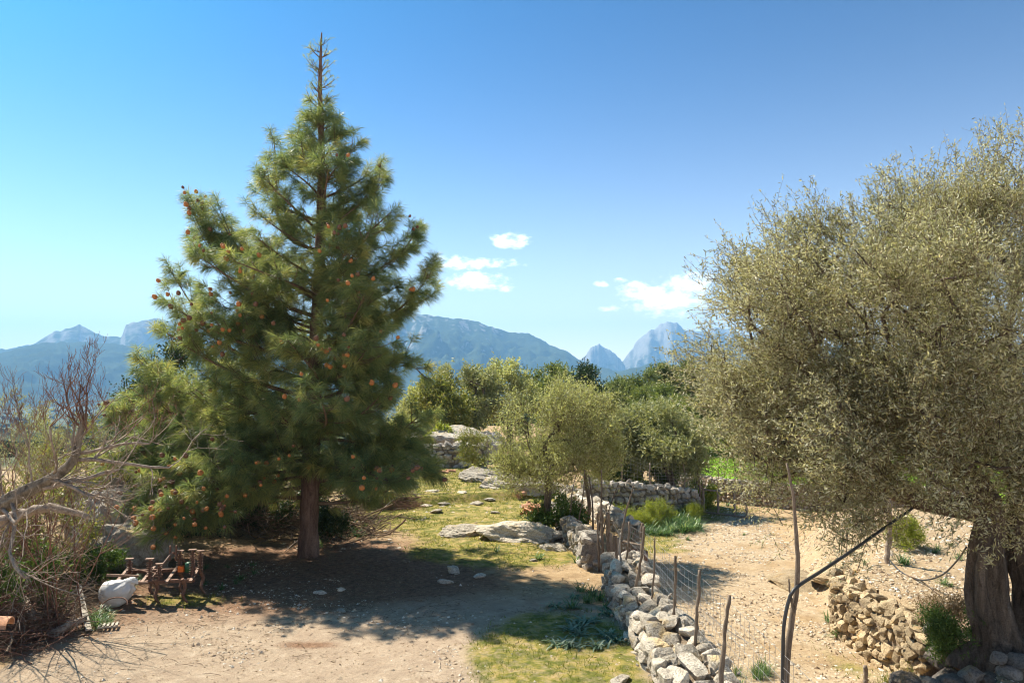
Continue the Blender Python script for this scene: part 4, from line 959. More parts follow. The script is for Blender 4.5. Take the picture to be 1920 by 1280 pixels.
# ------------------------------------------------------------------ pebbles, grass (uncountable)
def scatter_pebbles():
    rng = np.random.default_rng(77); V, Fc = ICO[1]
    O = np.array([[1, 0, 0], [-1, 0, 0], [0, 1, 0], [0, -1, 0], [0, 0, 1], [0, 0, -1]], float); OF = np.array([[0, 2, 4], [2, 1, 4], [1, 3, 4], [3, 0, 4], [2, 0, 5], [1, 2, 5], [3, 1, 5], [0, 3, 5]])
    g = Geo()
    def put(x, y, s):
        n = len(x); z = ground_z(x, y); sc = s[:, None, None] * rng.uniform(.6, 1.2, (n, 1, 3)) * np.array([1, 1, .6])
        v = O[None] * (1 + .35 * rng.normal(size=(n, 6, 3))) * sc; a = rng.uniform(0, 2 * pi, n); c, s_ = np.cos(a), np.sin(a)
        v = np.stack([v[..., 0] * c[:, None] - v[..., 1] * s_[:, None], v[..., 0] * s_[:, None] + v[..., 1] * c[:, None], v[..., 2]], -1)
        v += np.stack([x, y, z + s * .12], -1)[:, None]
        f = OF[None] + (np.arange(n) * 6)[:, None, None]; g.add(v.reshape(-1, 3), f.reshape(-1, 3), np.repeat(rng.random(n), 6))
    n = 26000; y = 8.5 + 24 * rng.random(n) ** 1.5; x = rng.uniform(2.9, 9.5, n); xr = np.interp(y, *XR); k = (x < xr + 4) & (fbm(x * .9, y * .9, 171, 4) + .25 * rng.random(n) > .52); x, y = x[k], y[k]; put(x, y, .012 + .035 * rng.random(len(x)) ** 3 + .004 * (y / 15))
    n = 26000; y = 9. + 9 * rng.random(n) ** 1.3; x = rng.uniform(-8, 2, n); k = fbm(x * .7, y * 1.1, 555, 4, .6) > .42 + .25 * rng.random(n); x, y = x[k], y[k]; n = len(x); put(x, y, .006 + .032 * rng.random(n) ** 5)
    n = 2500; y = rng.uniform(19, 34, n); x = rng.uniform(-6, 1.5, n); put(x, y, .015 + .05 * rng.random(n) ** 4)
    n = 4500; y = rng.uniform(11.5, 21, n); x = np.interp(y, *XR) + .3 + rng.uniform(0, 6, n); put(x, y, .012 + .05 * rng.random(n) ** 3)
    m, N, Lk, bs = mat('pebble'); Lk.new(ramp(N, Lk, attr(N, 'tint'), [(0, (.30, .21, .13)), (.5, (.50, .40, .28)), (1, (.68, .62, .52))]), bs.inputs['Base Color']); bs.inputs['Roughness'].default_value = .95; bs.inputs['Specular IOR Level'].default_value = .15
    o = g.build('gravel', m, None, (0, 0, 0), False); props(o, 'loose pale gravel and clods strewn over the path and yard', 'gravel', None, 'stuff')
scatter_pebbles()
def scatter_grass():
    rng = np.random.default_rng(78); g = Geo()
    n = 300000; y = 9 + 26 * rng.random(n) ** 1.4; x = rng.uniform(-11, 11, n)
    gm, field, lit, gr, sc, fa, nn = masks(x, y); k = (gm * (.35 + nn) > rng.random(n) * 1.3) & (fbm(x * 2.2, y * 2.2, 222, 4, .65) > .5); x, y = x[k], y[k]; n = len(x); z = ground_z(x, y)
    h = (.025 + .075 * rng.random(n) ** 2) * (1 + y / 40); P = np.stack([x, y, z - .005], 1)
    d = unit(np.stack([rng.normal(size=n) * .6, rng.normal(size=n) * .6, np.ones(n)], 1)); s = unit(np.cross(d, rng.normal(size=(n, 3)))) * (.004 + .0003 * y)[:, None]
    V = np.stack([P - s, P + s, P + d * h[:, None]], 1).reshape(-1, 3); g.add(V, np.arange(n * 3).reshape(-1, 3), np.repeat(np.clip(rng.random(n) * .6 + .4 * fbm(x * .7, y * .7, 9, 3), 0, 1), 3))
    # the green field beyond the far wall
    m = 30000; x = rng.uniform(7.5, 26, m); y = rng.uniform(36.5, 58, m); z = ground_z(x, y); P = np.stack([x, y, z], 1); d = unit(np.stack([rng.normal(size=m) * .5, rng.normal(size=m) * .5, np.ones(m)], 1)); s = unit(np.cross(d, rng.normal(size=(m, 3)))) * .02
    V = np.stack([P - s, P + s, P + d * .14], 1).reshape(-1, 3); g.add(V, np.arange(m * 3).reshape(-1, 3), np.repeat(rng.random(m) * .3 + .1, 3))
    props(g.build('grass', M['grass_blade'], None, (0, 0, 0), False), 'short mossy grass on the yard, slope and green field', 'grass', None, 'stuff'); print('grass', n)
scatter_grass()
# pine litter twigs on the ground
def litter_twigs():
    rng = np.random.default_rng(79); n = 2600; x = -4.5 + rng.normal(size=n) * 3.0; y = 16.5 + rng.normal(size=n) * 2.0; k = x < 1.5; x, y = x[k], y[k]; n = len(x)
    a = rng.uniform(0, pi, n); l = rng.uniform(.05, .3, n); z = ground_z(x, y) + .012; P0 = np.stack([x, y, z], 1); d = np.stack([np.cos(a), np.sin(a), rng.normal(size=n) * .05], 1) * l[:, None]
    g = Geo(); v, f, t = tubes(np.stack([P0, P0 + d * .5 + [0, 0, .01], P0 + d], 1), np.tile([.004, .004, .002], (n, 1)), 3, rng.random(n)); g.add(v, f, t)
    props(g.build('twig_litter', M['branch_bark']), 'thin fallen twigs scattered on the brown ground under the pine', 'twigs', None, 'stuff')
litter_twigs()
def dead_leaves():
    rng = np.random.default_rng(80); g = Geo(); n = 9000; x = np.concatenate([rng.normal(-4.5, 3.2, n), rng.uniform(-8, 2, n // 2), rng.normal(7.5, 1.6, n // 2)]); y = np.concatenate([rng.normal(16.2, 2.2, n), rng.uniform(9, 16, n // 2), rng.normal(13, 2.2, n // 2)])
    k = (fbm(x * 1.1, y * 1.1, 333, 4, .6) > .36 + .3 * rng.random(len(x))) & ((x < 1.9) | (x > 3)); x, y = x[k], y[k]; n = len(x); z = ground_z(x, y) + .008
    a = rng.uniform(0, 2 * pi, n); d = np.stack([np.cos(a), np.sin(a), rng.normal(size=n) * .2], 1); leaf_quads(g, np.stack([x, y, z], 1), d, rng.uniform(.03, .08, n), rng.uniform(.008, .02, n), rng, rng.random(n), np.array([0, 0, 1.]))
    props(g.build('leaf_litter', M['dry_leaf'], None, (0, 0, 0), False), 'fallen dry leaves drifted over the yard and under the trees', 'leaf litter', None, 'stuff')
dead_leaves()

# ------------------------------------------------------------------ strap-leaved plants
def strap_mesh(seed, n, L, W, flat=.5, mt='strap_leaf'):
    rng = np.random.default_rng(seed); az = rng.uniform(0, 2 * pi, n); el = rng.uniform(.45, 1.45, n) * (1 - flat * .4); ln = L * rng.uniform(.6, 1.15, n); ns = 5; u = np.linspace(0, 1, ns)
    d = np.stack([np.cos(az) * np.cos(el), np.sin(az) * np.cos(el), np.sin(el)], 1); b = np.stack([rng.normal(size=n) * .04, rng.normal(size=n) * .04, np.zeros(n)], 1)
    P = b[:, None] + d[:, None] * (u[None] * ln[:, None])[..., None] + np.array([0, 0, -1.]) * (.42 * ln[:, None] * u[None] ** 2.3)[..., None]
    s = np.stack([-np.sin(az), np.cos(az), np.zeros(n)], 1)[:, None] * (W * (1 - u ** 2 * .85) * .5)[None, :, None]
    V = np.stack([P - s, P + s], 2).reshape(-1, 3); i = (np.arange(n) * ns * 2)[:, None] + (np.arange(ns - 1) * 2)[None]; f = np.stack([i, i + 1, i + 3, i + 2], -1).reshape(-1, 4)
    g = Geo(); g.add(V, f, np.repeat(rng.random(n), ns * 2)); me = g.mesh('strap_leaves', True); me.materials.append(M[mt]); return me
SM = [strap_mesh(500 + i, 34, .42, .018) for i in range(4)]; BM_ = [strap_mesh(510 + i, 26, .26, .035, .9, 'blue_leaf') for i in range(3)]; SPK = [strap_mesh(520 + i, 60, .4, .012, 0) for i in range(2)]
rs = np.random.default_rng(99)
def clump(pool, px, py, s, label, group=None, name='asphodel', dz=0):
    p = G(px, py); p[2] += dz
    o = inst(pool[rs.integers(len(pool))], name, None, p, (0, 0, rs.uniform(0, 6.3)), (s, s, s * rs.uniform(.85, 1.15))); props(o, label, 'plant', group); return o
for i in range(60):
    px = rs.uniform(1150, 1308); f_ = (px - 1150) / 158; py = rs.uniform(962 + 10 * f_, 1018 - 22 * f_)
    clump(SM, px, py, rs.uniform(1.3, 2.1), 'green strap-leaved clump in the bed below the middle stone wall', 'strap-leaved clumps below the middle wall')
for px, py, s, lb in [(1575, 1195, 1.1, 'spiky green clump at the foot of the ochre terrace wall, nearest the path'), (1555, 1165, .9, 'blue-green clump climbing the ochre terrace wall'), (1690, 1055, 1.0, 'strap-leaved clump right of the broom bush'), (1625, 1060, .8, 'bright clump on the terrace left of the leaning post'), (1585, 1070, .85, 'strap clump just above the terrace wall end'), (1605, 1100, .75, 'blueish clump on top of the ochre wall'), (1565, 1100, .8, 'clump hanging at the left end of the ochre wall'), (1700, 1058, .7, 'low pale clump beside the hose loop'), (1150, 1020, .9, 'clump behind the wire gate'), (1170, 1078, .8, 'tuft between the stakes by the wire shadow'), (930, 1035, .8, 'small blue-green tuft on the bank below the humped rock'), (1010, 1048, 1.1, 'spreading strap clump below the humped rock'), (1085, 1055, 1.1, 'dark clump at the foot of the stone pier'), (1560, 1060, .8, 'small clump on the sandy slab'), (1395, 1003, .5, 'tiny weed in the middle of the path'), (1290, 1012, .7, 'lone tuft at the path edge near the bed')]:
    clump(SM, px, py, s, lb)
for i in range(24): clump(BM_, rs.uniform(1040, 1190), rs.uniform(1120, 1215), rs.uniform(.8, 1.3), 'blue-green rosette in the shaded grass beside the near wall', 'rosettes beside the near wall', 'rosette_plant')
for i, (px, py) in enumerate([(1110, 1118), (1125, 1125), (1100, 1130), (1075, 1140), (1140, 1140), (1090, 1108)]): clump(SM + SPK, px, py, rs.uniform(.9, 1.2), 'upright grassy clump at the far end of the near wall', 'grassy clumps at the wall end')
for i in range(11): clump(SM, rs.uniform(470, 700), rs.uniform(975, 1030), rs.uniform(.8, 1.3), 'green strap-leaved clump in the shade around the pine foot', 'shaded clumps around the pine')
for i in range(7): clump(SM, 170 + rs.uniform(-18, 35), 1165 + rs.uniform(-14, 14), rs.uniform(.6, .9), 'leafy green tuft growing around the white plank', 'tufts around the white plank')
for i in range(8): clump(SM, rs.uniform(170, 260), rs.uniform(1070, 1110), rs.uniform(.6, 1.), 'grassy tuft beside the white sack and plough', 'tufts beside the plough')
for i in range(10): clump(SPK, rs.uniform(1380, 1440), rs.uniform(1250, 1330), rs.uniform(.6, 1.0), 'weedy tuft along the path side of the near wall', 'weeds along the near wall')
for i in range(9): clump(SM, rs.uniform(380, 480), rs.uniform(1060, 1110), rs.uniform(.4, .7), 'short tuft in the broken shade right of the plough', 'short tufts right of the plough')
for i in range(6): clump(SM, rs.uniform(1620, 1800), rs.uniform(1010, 1100), rs.uniform(.5, .8), 'strap-leaved tuft on the stony terrace', 'tufts on the stony terrace')
for i, (px, py, s) in enumerate([(1650, 1240, .9), (1690, 1250, 1.0), (1665, 1262, 1.0), (1630, 1165, .7), (1715, 1265, 1.1)]):
    p = unproj_y(px, py, 11.9 + .1 * i); z = gz(p[0], p[1])
    g = Geo(); me = strap_mesh(560 + i, 110, .38, .007, 0, 'dry_leaf' if i % 2 else 'scrub_leaf')
    props(inst(me, 'dry_grass', None, (p[0], p[1], z), (0, 0, i), (s, s, s)), ['wispy dry grass below the ochre wall, left tuft', 'dark wispy grass under the ochre wall', 'straggly grass between the wall and the loose stones', 'dry grass tuft growing out of the top of the ochre wall', 'large straggly grass tuft beside the shaded stones'][i], 'grass tuft')
# far-wall undergrowth along the gate
for i in range(9): clump(SM, rs.uniform(1320, 1400), rs.uniform(935, 950), rs.uniform(.9, 1.3), 'weed clump behind the field gate', 'weeds behind the gate')

# ------------------------------------------------------------------ bare tree, brush
def bare_recursive(paths, rng, p, d, L, r, depth, up=.25, nkid=(3, 6), shrink=.62):
    n = 6; pts = [np.array(p)]; dd = unit(np.array(d))
    for i in range(n - 1):
        dd = unit(dd + rng.normal(size=3) * .17 + np.array([0, 0, up * .22])); pts.append(pts[-1] + dd * L / (n - 1))
    rr = np.linspace(r, r * .55 if depth else r * .3, n); paths.append((np.array(pts), rr))
    if depth <= 0: return
    for k in range(rng.integers(*nkid)):
        j = rng.integers(1, n); t = unit(pts[j] - pts[j - 1]); s = unit(np.cross(t, rng.normal(size=3)))
        bare_recursive(paths, rng, pts[j], unit(t * .6 + s * rng.uniform(.5, 1.) + [0, 0, up * .6]), L * shrink * rng.uniform(.65, 1.15), rr[j] * .62, depth - 1, up, nkid, shrink)
def paths_geo(paths, k=4):
    g = Geo(); rng = np.random.default_rng(1)
    big = [p for p in paths if p[1][0] > .02]; sm = [p for p in paths if p[1][0] <= .02]
    for p, r in big: tube(g, p, r, 8, rng.random())
    if sm: v, f, t = tubes(np.array([p[0] for p in sm]), np.maximum(np.array([p[1] for p in sm]), .0022), 3, rng.random(len(sm))); g.add(v, f, t)
    return g
def bare_tree():
    rng = np.random.default_rng(15); Y = 10.5
    def q(px, py, dy=0): return unproj_y(px, py, Y + dy)
    b = q(-120, 1000); base = np.array([b[0], Y, gz(b[0], Y)])
    root = empty('bare_tree', base, 'leafless crooked tree leaning in from the left edge, its twigs against the mountains', 'bare tree')
    tr = spline([base, q(-115, 1080), q(-90, 1010), q(-30, 965), q(40, 925), q(100, 895), q(138, 862), q(150, 815), q(162, 775)], 40); rad = np.interp(np.linspace(0, 1, 40), [0, .3, .6, .85, 1], [.17, .13, .10, .055, .028])
    g = Geo(); gnarl(g, tr, rad, rng, k=18, n=90, flute=.10, seed=4)
    g.build('trunk', M['old_bark'], root, base)
    paths = []
    for (a, c, L, r, dep, up) in [((162, 775), (.35, .1, 1), .62, .014, 3, .7), ((150, 800), (-.9, .2, .6), .75, .016, 3, .8), ((150, 820), (.9, -.2, .6), .7, .015, 3, .8), ((138, 862), (1, .1, .02), 1.25, .03, 3, .05), ((138, 870), (-.4, .5, 1), .7, .022, 3, .7), ((140, 850), (.9, .5, .25), 1.0, .025, 3, .2), ((100, 895), (.3, -.6, .5), 1., .022, 3, .3),
                                  ((160, 785), (-.5, 0, .9), .62, .013, 3, .9), ((90, 898), (.9, -.2, -.35), 1.25, .03, 3, 0.), ((60, 915), (.8, .2, -.2), 1.3, .035, 3, .0), ((20, 935), (.3, -.3, -.4), 1.5, .03, 3, -.05), ((60, 915), (-.2, .1, 1), .9, .018, 3, .8), ((10, 945), (0, .1, 1), .9, .02, 3, .9), ((-30, 965), (.1, -.1, 1), 1.1, .022, 3, .9), ((0, 950), (.7, -.4, -.3), 1.3, .03, 3, -.05), ((155, 800), (-.15, .2, 1), .6, .013, 2, .9)]:
        bare_recursive(paths, rng, q(*a), c, L, r, dep, up, (4, 7), .6)
    up_ = [p for p in paths if p[0][0, 2] > 3.5]; dn = [p for p in paths if p[0][0, 2] <= 3.5]
    paths_geo(up_).build('twigs', M['red_twig'], root, base); paths_geo(dn).build('twigs', M['grey_twig'], root, base)
    print('bare paths', len(paths))
bare_tree()
def bare_shrub(px, Y, h, label, seed, mt='red_twig', n=12, spread=.35):
    rng = np.random.default_rng(seed); b = at_px(px, Y); root = empty('bare_shrub', b, label, 'bare shrub'); paths = []
    for i in range(n): bare_recursive(paths, rng, b + [rng.normal() * .2, rng.normal() * .2, 0], unit(np.array([rng.normal() * spread, rng.normal() * spread, 1])), h * rng.uniform(.7, 1.), .014, 2, .5, (3, 6), .5)
    paths_geo(paths).build('stems', M[mt], root, b)
bare_shrub(130, 12.8, 3.0, 'reddish leafless sapling clump whose tips stand against the mountains', 36, n=9, spread=.28)
bare_shrub(5, 12.5, 3.4, 'reddish leafless shrub with upright stems at the left edge', 31, n=16)
bare_shrub(90, 14.5, 2.4, 'reddish leafless shrub below the crooked trunk', 32, n=16)
bare_shrub(205, 19, 2.6, 'pale leafless shrub in front of the lower juniper', 33, 'grey_twig', 14, .5)
bare_shrub(300, 20.5, 2.0, 'dead grey shrub tangled in the pine boughs at left', 34, 'grey_twig', 12, .6)
def heap(name, label, cat, cx, cy, rx, ry, h, n, Lr, rr, seed, mt, flat=.25):
    rng = np.random.default_rng(seed); a = rng.uniform(0, 2 * pi, n); q = np.sqrt(rng.random(n)); x = cx + np.cos(a) * q * rx; y = cy + np.sin(a) * q * ry; L = rng.uniform(*Lr, n)
    hz_ = h * (1 - q ** 2) * rng.random(n) ** .6; z = ground_z(x, y) + .03 + hz_; az = rng.uniform(0, 2 * pi, n); el = rng.normal(size=n) * flat
    d = np.stack([np.cos(az) * np.cos(el), np.sin(az) * np.cos(el), np.sin(el)], 1); ns = 6; u = np.linspace(-.5, .5, ns); P = np.stack([x, y, z], 1)[:, None] + d[:, None] * (u[None] * L[:, None])[..., None]
    P += (unit(rng.normal(size=(n, 3))) * (L * .12)[:, None])[:, None] * (1 - (2 * u[None, :, None]) ** 2) + np.cumsum(rng.normal(size=(n, ns, 3)), 1) * .012
    gzz = ground_z(P[..., 0].ravel(), P[..., 1].ravel()).reshape(n, ns); P[..., 2] = np.maximum(P[..., 2], gzz + .01); R = (rr[0] + (rr[1] - rr[0]) * rng.random(n) ** 4)[:, None] * np.linspace(1, .4, ns)[None]
    g = Geo(); v, f, t = tubes(P, R, 4, rng.random(n)); g.add(v, f, t); b = (cx, cy, gz(cx, cy))
    return props(g.build(name, M[mt], None, b), label, cat, None, 'stuff')
hp = at_px(55, 13.0)
heap('brush_heap', 'tangled heap of cut branches in the lower left corner', 'brush heap', -9.1, 12.8, 1.7, 1.5, .95, 1300, (.4, 1.7), (.003, .02), 51, 'brown_twig')
heap('brush_heap', 'dark reddish twigs packed low in the left-hand heap', 'brush heap', -8.8, 12.3, 1.6, 1.1, .6, 800, (.3, 1.3), (.003, .014), 52, 'red_twig')
heap('brush_heap', 'thin pale brushwood lying across the scrub behind the heap', 'brush heap', -10.0, 14.6, 1.9, 1.3, 1.7, 700, (.5, 1.8), (.003, .011), 53, 'brown_twig', .35)
heap('brush_heap', 'dark heap of dead branches under the pine, behind its trunk', 'brush heap', -6.6, 21.3, 3.2, 1.3, 1.2, 900, (.5, 2.2), (.004, .03), 54, 'branch_bark', .35)
p = G(740, 950); heap('brush_heap', 'small heap of brown twigs on the slope right of the pine', 'brush heap', p[0], p[1], .9, .4, .28, 260, (.3, 1.2), (.003, .012), 55, 'red_twig', .15)
def log(name, label, pts, r0, r1, mt='grey_twig', cat='branch'):
    g = Geo(); P = spline(pts, 14); P = P + np.random.default_rng(int(abs(P[0, 0] * 1000))).normal(size=P.shape) * r0 * .15; tube(g, P, np.linspace(r0, r1, 14), 8); props(g.build(name, M[mt], None, P[0]), label, cat)
def gp(px, py, dz=0): p = G(px, py); return p + [0, 0, dz]
log('fallen_branch', 'long dark fallen branch pointing from the twig heap to the pine', [gp(560, 985, .35), gp(620, 975, .25), gp(700, 960, .1), gp(770, 945, .04)], .05, .02, 'branch_bark')
log('fallen_branch', 'thin pale branch lying across the slope to the right', [gp(700, 975, .05), gp(740, 950, .2), gp(770, 938, .1), gp(850, 936, .03)], .02, .008)
log('fallen_branch', 'grey log lying behind the pine trunk at left', [gp(400, 985, .5), gp(470, 970, .45), gp(560, 968, .3)], .08, .05)
log('fallen_branch', 'pale branch propped at the right rim of the pine crown', [gp(780, 932, .04), gp(750, 920, .3), gp(715, 905, .6)], .03, .015)
log('fallen_branch', 'crooked pale branch near the pine foot', [gp(600, 1005, .03), gp(560, 1020, .1), gp(535, 1035, .03)], .02, .01)
log('log', 'thick grey log at the front rim of the brush heap', [gp(95, 1200, .08), gp(130, 1188, .14), gp(160, 1172, .12)], .08, .05, cat='log')
log('log', 'weathered grey log sticking out of the brush heap', [gp(-20, 1130, .5), gp(30, 1160, .45), gp(62, 1190, .25)], .09, .07, cat='log')
log('log', 'grey forked limb lying on the scrub under the bare trunk', [unproj_y(-20, 985, 11), unproj_y(50, 960, 11), unproj_y(110, 955, 11), unproj_y(165, 970, 11)], .09, .04, cat='log')

# white plank, slatted crate, sack, roof tile, hoop
def plank():
    a = gp(146, 1122, .25); b = gp(166, 1186, .05); g = Geo(); P = np.array([a, b]); d = b - a; L = np.linalg.norm(d); q = Vector(d).to_track_quat('X', 'Z').to_euler(); box(g, (a + b) / 2, (L, .09, .025), q)
    props(g.build('plank', M['pale_wood'], None, a, False), 'narrow whitish plank leaning out of the brush heap', 'plank')
plank()
def crate():
    c = gp(203, 1178, .05); r = empty('wooden_slats', c, 'small weathered slatted panel lying by the green tuft', 'slatted panel', rz=.35)
    for i in range(5):
        g = Geo(); box(g, (-.13 + i * .065, 0, .02), (.035, .2, .015)); g.build('slat', M['pale_wood'], r, (0, 0, 0), False)
    for s in (-1, 1):
        g = Geo(); box(g, (0, s * .075, .0), (.32, .03, .02)); g.build('batten', M['pale_wood'], r, (0, 0, 0), False)
crate()
def sack():
    rng = np.random.default_rng(3); V, Fc = ICO[5]; V = V.copy(); u = V[:, 2]
    w = 1 - .42 * sstep(-.1, .8, u) + .0; V = V * np.stack([.27 * w, .2 * w, .34 * np.ones_like(w)], 1)
    V[:, 0] += .16 * sstep(-.2, 1, u); V *= (1 + .3 * (n3(V * 6, 8, 3) - .5) + .13 * (np.abs(n3(V * 14 + 3, 18, 3) - .5) * 2 - .15))[:, None]
    th_ = np.arctan2(V[:, 1], V[:, 0] - .16 * sstep(-.2, 1, u)); V[:, :2] *= (1 + .13 * np.sin(7 * th_ + 3 * u) * sstep(-.2, .7, u))[:, None]
    neck = sstep(.5, .62, u) * sstep(.8, .68, u); V[:, :2] *= (1 - .25 * neck)[:, None]
    R = np.array(Euler((.0, .55, .2)).to_matrix()); V = V @ R.T; V[:, 2] -= V[:, 2].min() + .03; p = gp(218, 1136)
    g = Geo(); g.add(V + p, Fc); props(g.build('sack', M['sack'], None, p), 'full white plastic sack leaning on the ground left of the plough', 'sack')
sack()
def roof_tile(name, label, c, rot, L=.42, R=.09, group=None):
    g = Geo(); th = np.linspace(0, pi, 9); x = np.linspace(-L / 2, L / 2, 4); V = []
    for r in (1, .86):
        for xx in x:
            rr = R * r * (1 + .12 * xx / L)
            for t in th: V.append([xx, rr * cos(t), rr * sin(t)])
    V = np.array(V) @ np.array(Euler(rot).to_matrix()).T; f = []
    for l in range(2):
        for i in range(3):
            for j in range(8): a = l * 36 + i * 9 + j; f.append([a, a + 1, a + 10, a + 9] if l == 0 else [a, a + 9, a + 10, a + 1])
    for i in range(3):
        for j in (0, 8): a = i * 9 + j; f.append([a, a + 9, a + 45, a + 36])
    for j in range(8):
        for i in (0, 27): a = i + j; f.append([a, a + 36, a + 37, a + 1])
    g.add(V + c, f); return props(g.build(name, M['terracotta'], None, c), label, 'roof tile', group)
roof_tile('roof_tile', 'curved terracotta roof tile on the brush heap at the left edge', unproj_y(-18, 1172, 10.6), (0, .12, .15), .5, .13)
for i in range(9):
    r_ = np.random.default_rng(600 + i); p = gp(998 + r_.uniform(-16, 22), 968 + r_.uniform(-12, 6), .08 + .05 * (i % 4)); roof_tile('roof_tile', 'broken terracotta roof tile in the small pile behind the dark bush', p, (r_.normal() * .6, r_.normal() * .5, r_.uniform(0, 3)), .4, .1, 'roof tiles piled behind the bush')
for i, (px, py) in enumerate([(968, 925), (980, 935)]): roof_tile('roof_tile', 'terracotta tile on the ledge up the slope from the pile' if i else 'upper terracotta tile leaning on the white ledge', gp(px, py, .12), (.3, 1.0 - i, 1.2 * i), .4, .1)
for i, (px, py) in enumerate([(832, 888), (845, 886)]): roof_tile('roof_tile', ['left terracotta tile at the foot of the far wall', 'right terracotta tile at the foot of the far wall'][i], gp(px, py, .05), (0, .1, .4 * i), .4, .1)
g = Geo(); a = np.linspace(0, 2 * pi * .9, 24); c = gp(215, 1150, .16); tube(g, c + np.stack([.22 * np.cos(a), .1 * np.sin(a), .10 * np.sin(a)], 1), .012, 6, cap=False); props(g.build('hoop', M['rust'], None, c), 'bent dark metal hoop lying by the green tuft', 'hoop')

# the rusty plough
def plough():
    c = gp(300, 1120); root = empty('cultivator', c, 'rusty spring-tine cultivator standing on curved tines in front of the boulders', 'farm implement', rz=.18); root.scale = (1.12, 1.12, .84)
    def P(name, g, mt='rust'): return g.build(name, M[mt], root, (0, 0, 0), False)
    ux = np.array([1., 0, 0])
    for y, z, L, nm in ((-.28, .46, 1.25, 'beam'), (.22, .55, 1.15, 'beam')):
        g = Geo(); box(g, (0, y, z), (L, .07, .07)); P(nm, g)
    for x in (-.62, -.2, .2, .58):
        g = Geo(); box(g, (x, -.03, .53), (.05, .78, .05), (.16, 0, 0)); P('cross_bar', g, 'rust_bright')
    for (x, y, h) in ((-.52, .05, .9), (-.1, -.3, .98), (.05, -.3, .86), (.28, .1, 1.02), (.56, -.2, 1.12), (.62, .12, 1.0)):
        g = Geo(); tube(g, [[x, y, .5], [x, y, h]], .018, 8); rod = P('rod', g)
        g = Geo(); zz = np.linspace(.55, h - .05, 60); an = (zz - .55) * 2 * pi / .052; tube(g, np.stack([x + .045 * np.cos(an), y + .045 * np.sin(an), zz], 1), .012, 5); P('coil_spring', g)
        g = Geo(); box(g, (x, y, h), (.13, .09, .022)); P('spring_cap', g, 'rust_bright')
    for (x, y) in ((-.45, -.3), (-.02, -.3), (.42, -.3), (-.25, .22), (.25, .22), (.6, .22)):
        g = Geo(); s = spline([[x, y, .5], [x + .05, y + .03, .33], [x + .03, y - .04, .15], [x + .10, y - .02, -.02]], 9); tube(g, s, np.linspace(.038, .022, 9), 6); P('tine', g)
    g = Geo(); tube(g, [[-.08, -.3, .5], [.18, .02, 1.02]], .02, 6); P('mast_strut', g, 'rust_bright')
    g = Geo(); tube(g, [[.18, .02, 1.02], [.5, .2, .58]], .02, 6); P('mast_strut', g)
    for x in (.14, .24):
        g = Geo(); box(g, (x, .02, 1.0), (.025, .05, .34)); P('hitch_plate', g)
    g = Geo(); tube(g, [[-.6, .3, .62], [.1, -.26, .6]], .014, 6); P('brace_rod', g)
    g = Geo(); tube(g, [[-.35, -.32, .45], [-.1, -.38, .50], [.05, -.3, .5]], .02, 6); P('brace_rod', g)
    g = Geo(); box(g, (-.55, -.2, .6), (.5, .04, .05), (0, .18, .2)); P('flat_bar', g, 'rust_bright')
    g = Geo(); box(g, (-.30, -.42, .5), (.42, .04, .05), (0, .1, .1)); P('flat_bar', g, 'rust_bright')
    g = Geo(); box(g, (.38, .06, .54), (.11, .10, .11)); q = props(g.build('container', M['orange_plastic'], None, (0, 0, 0), False), 'small orange can with a dented lid resting on the rusty cultivator', 'can')
    q.location = c
    g = Geo(); tube(g, [[.52, .06, .48], [.52, .06, .66], [.52, .06, .67]], [.075, .075, .03], 12); q = props(g.build('container', M['green_plastic'], None, (0, 0, 0)), 'dark green can beside the orange one on the cultivator', 'can'); q.location = c
plough()

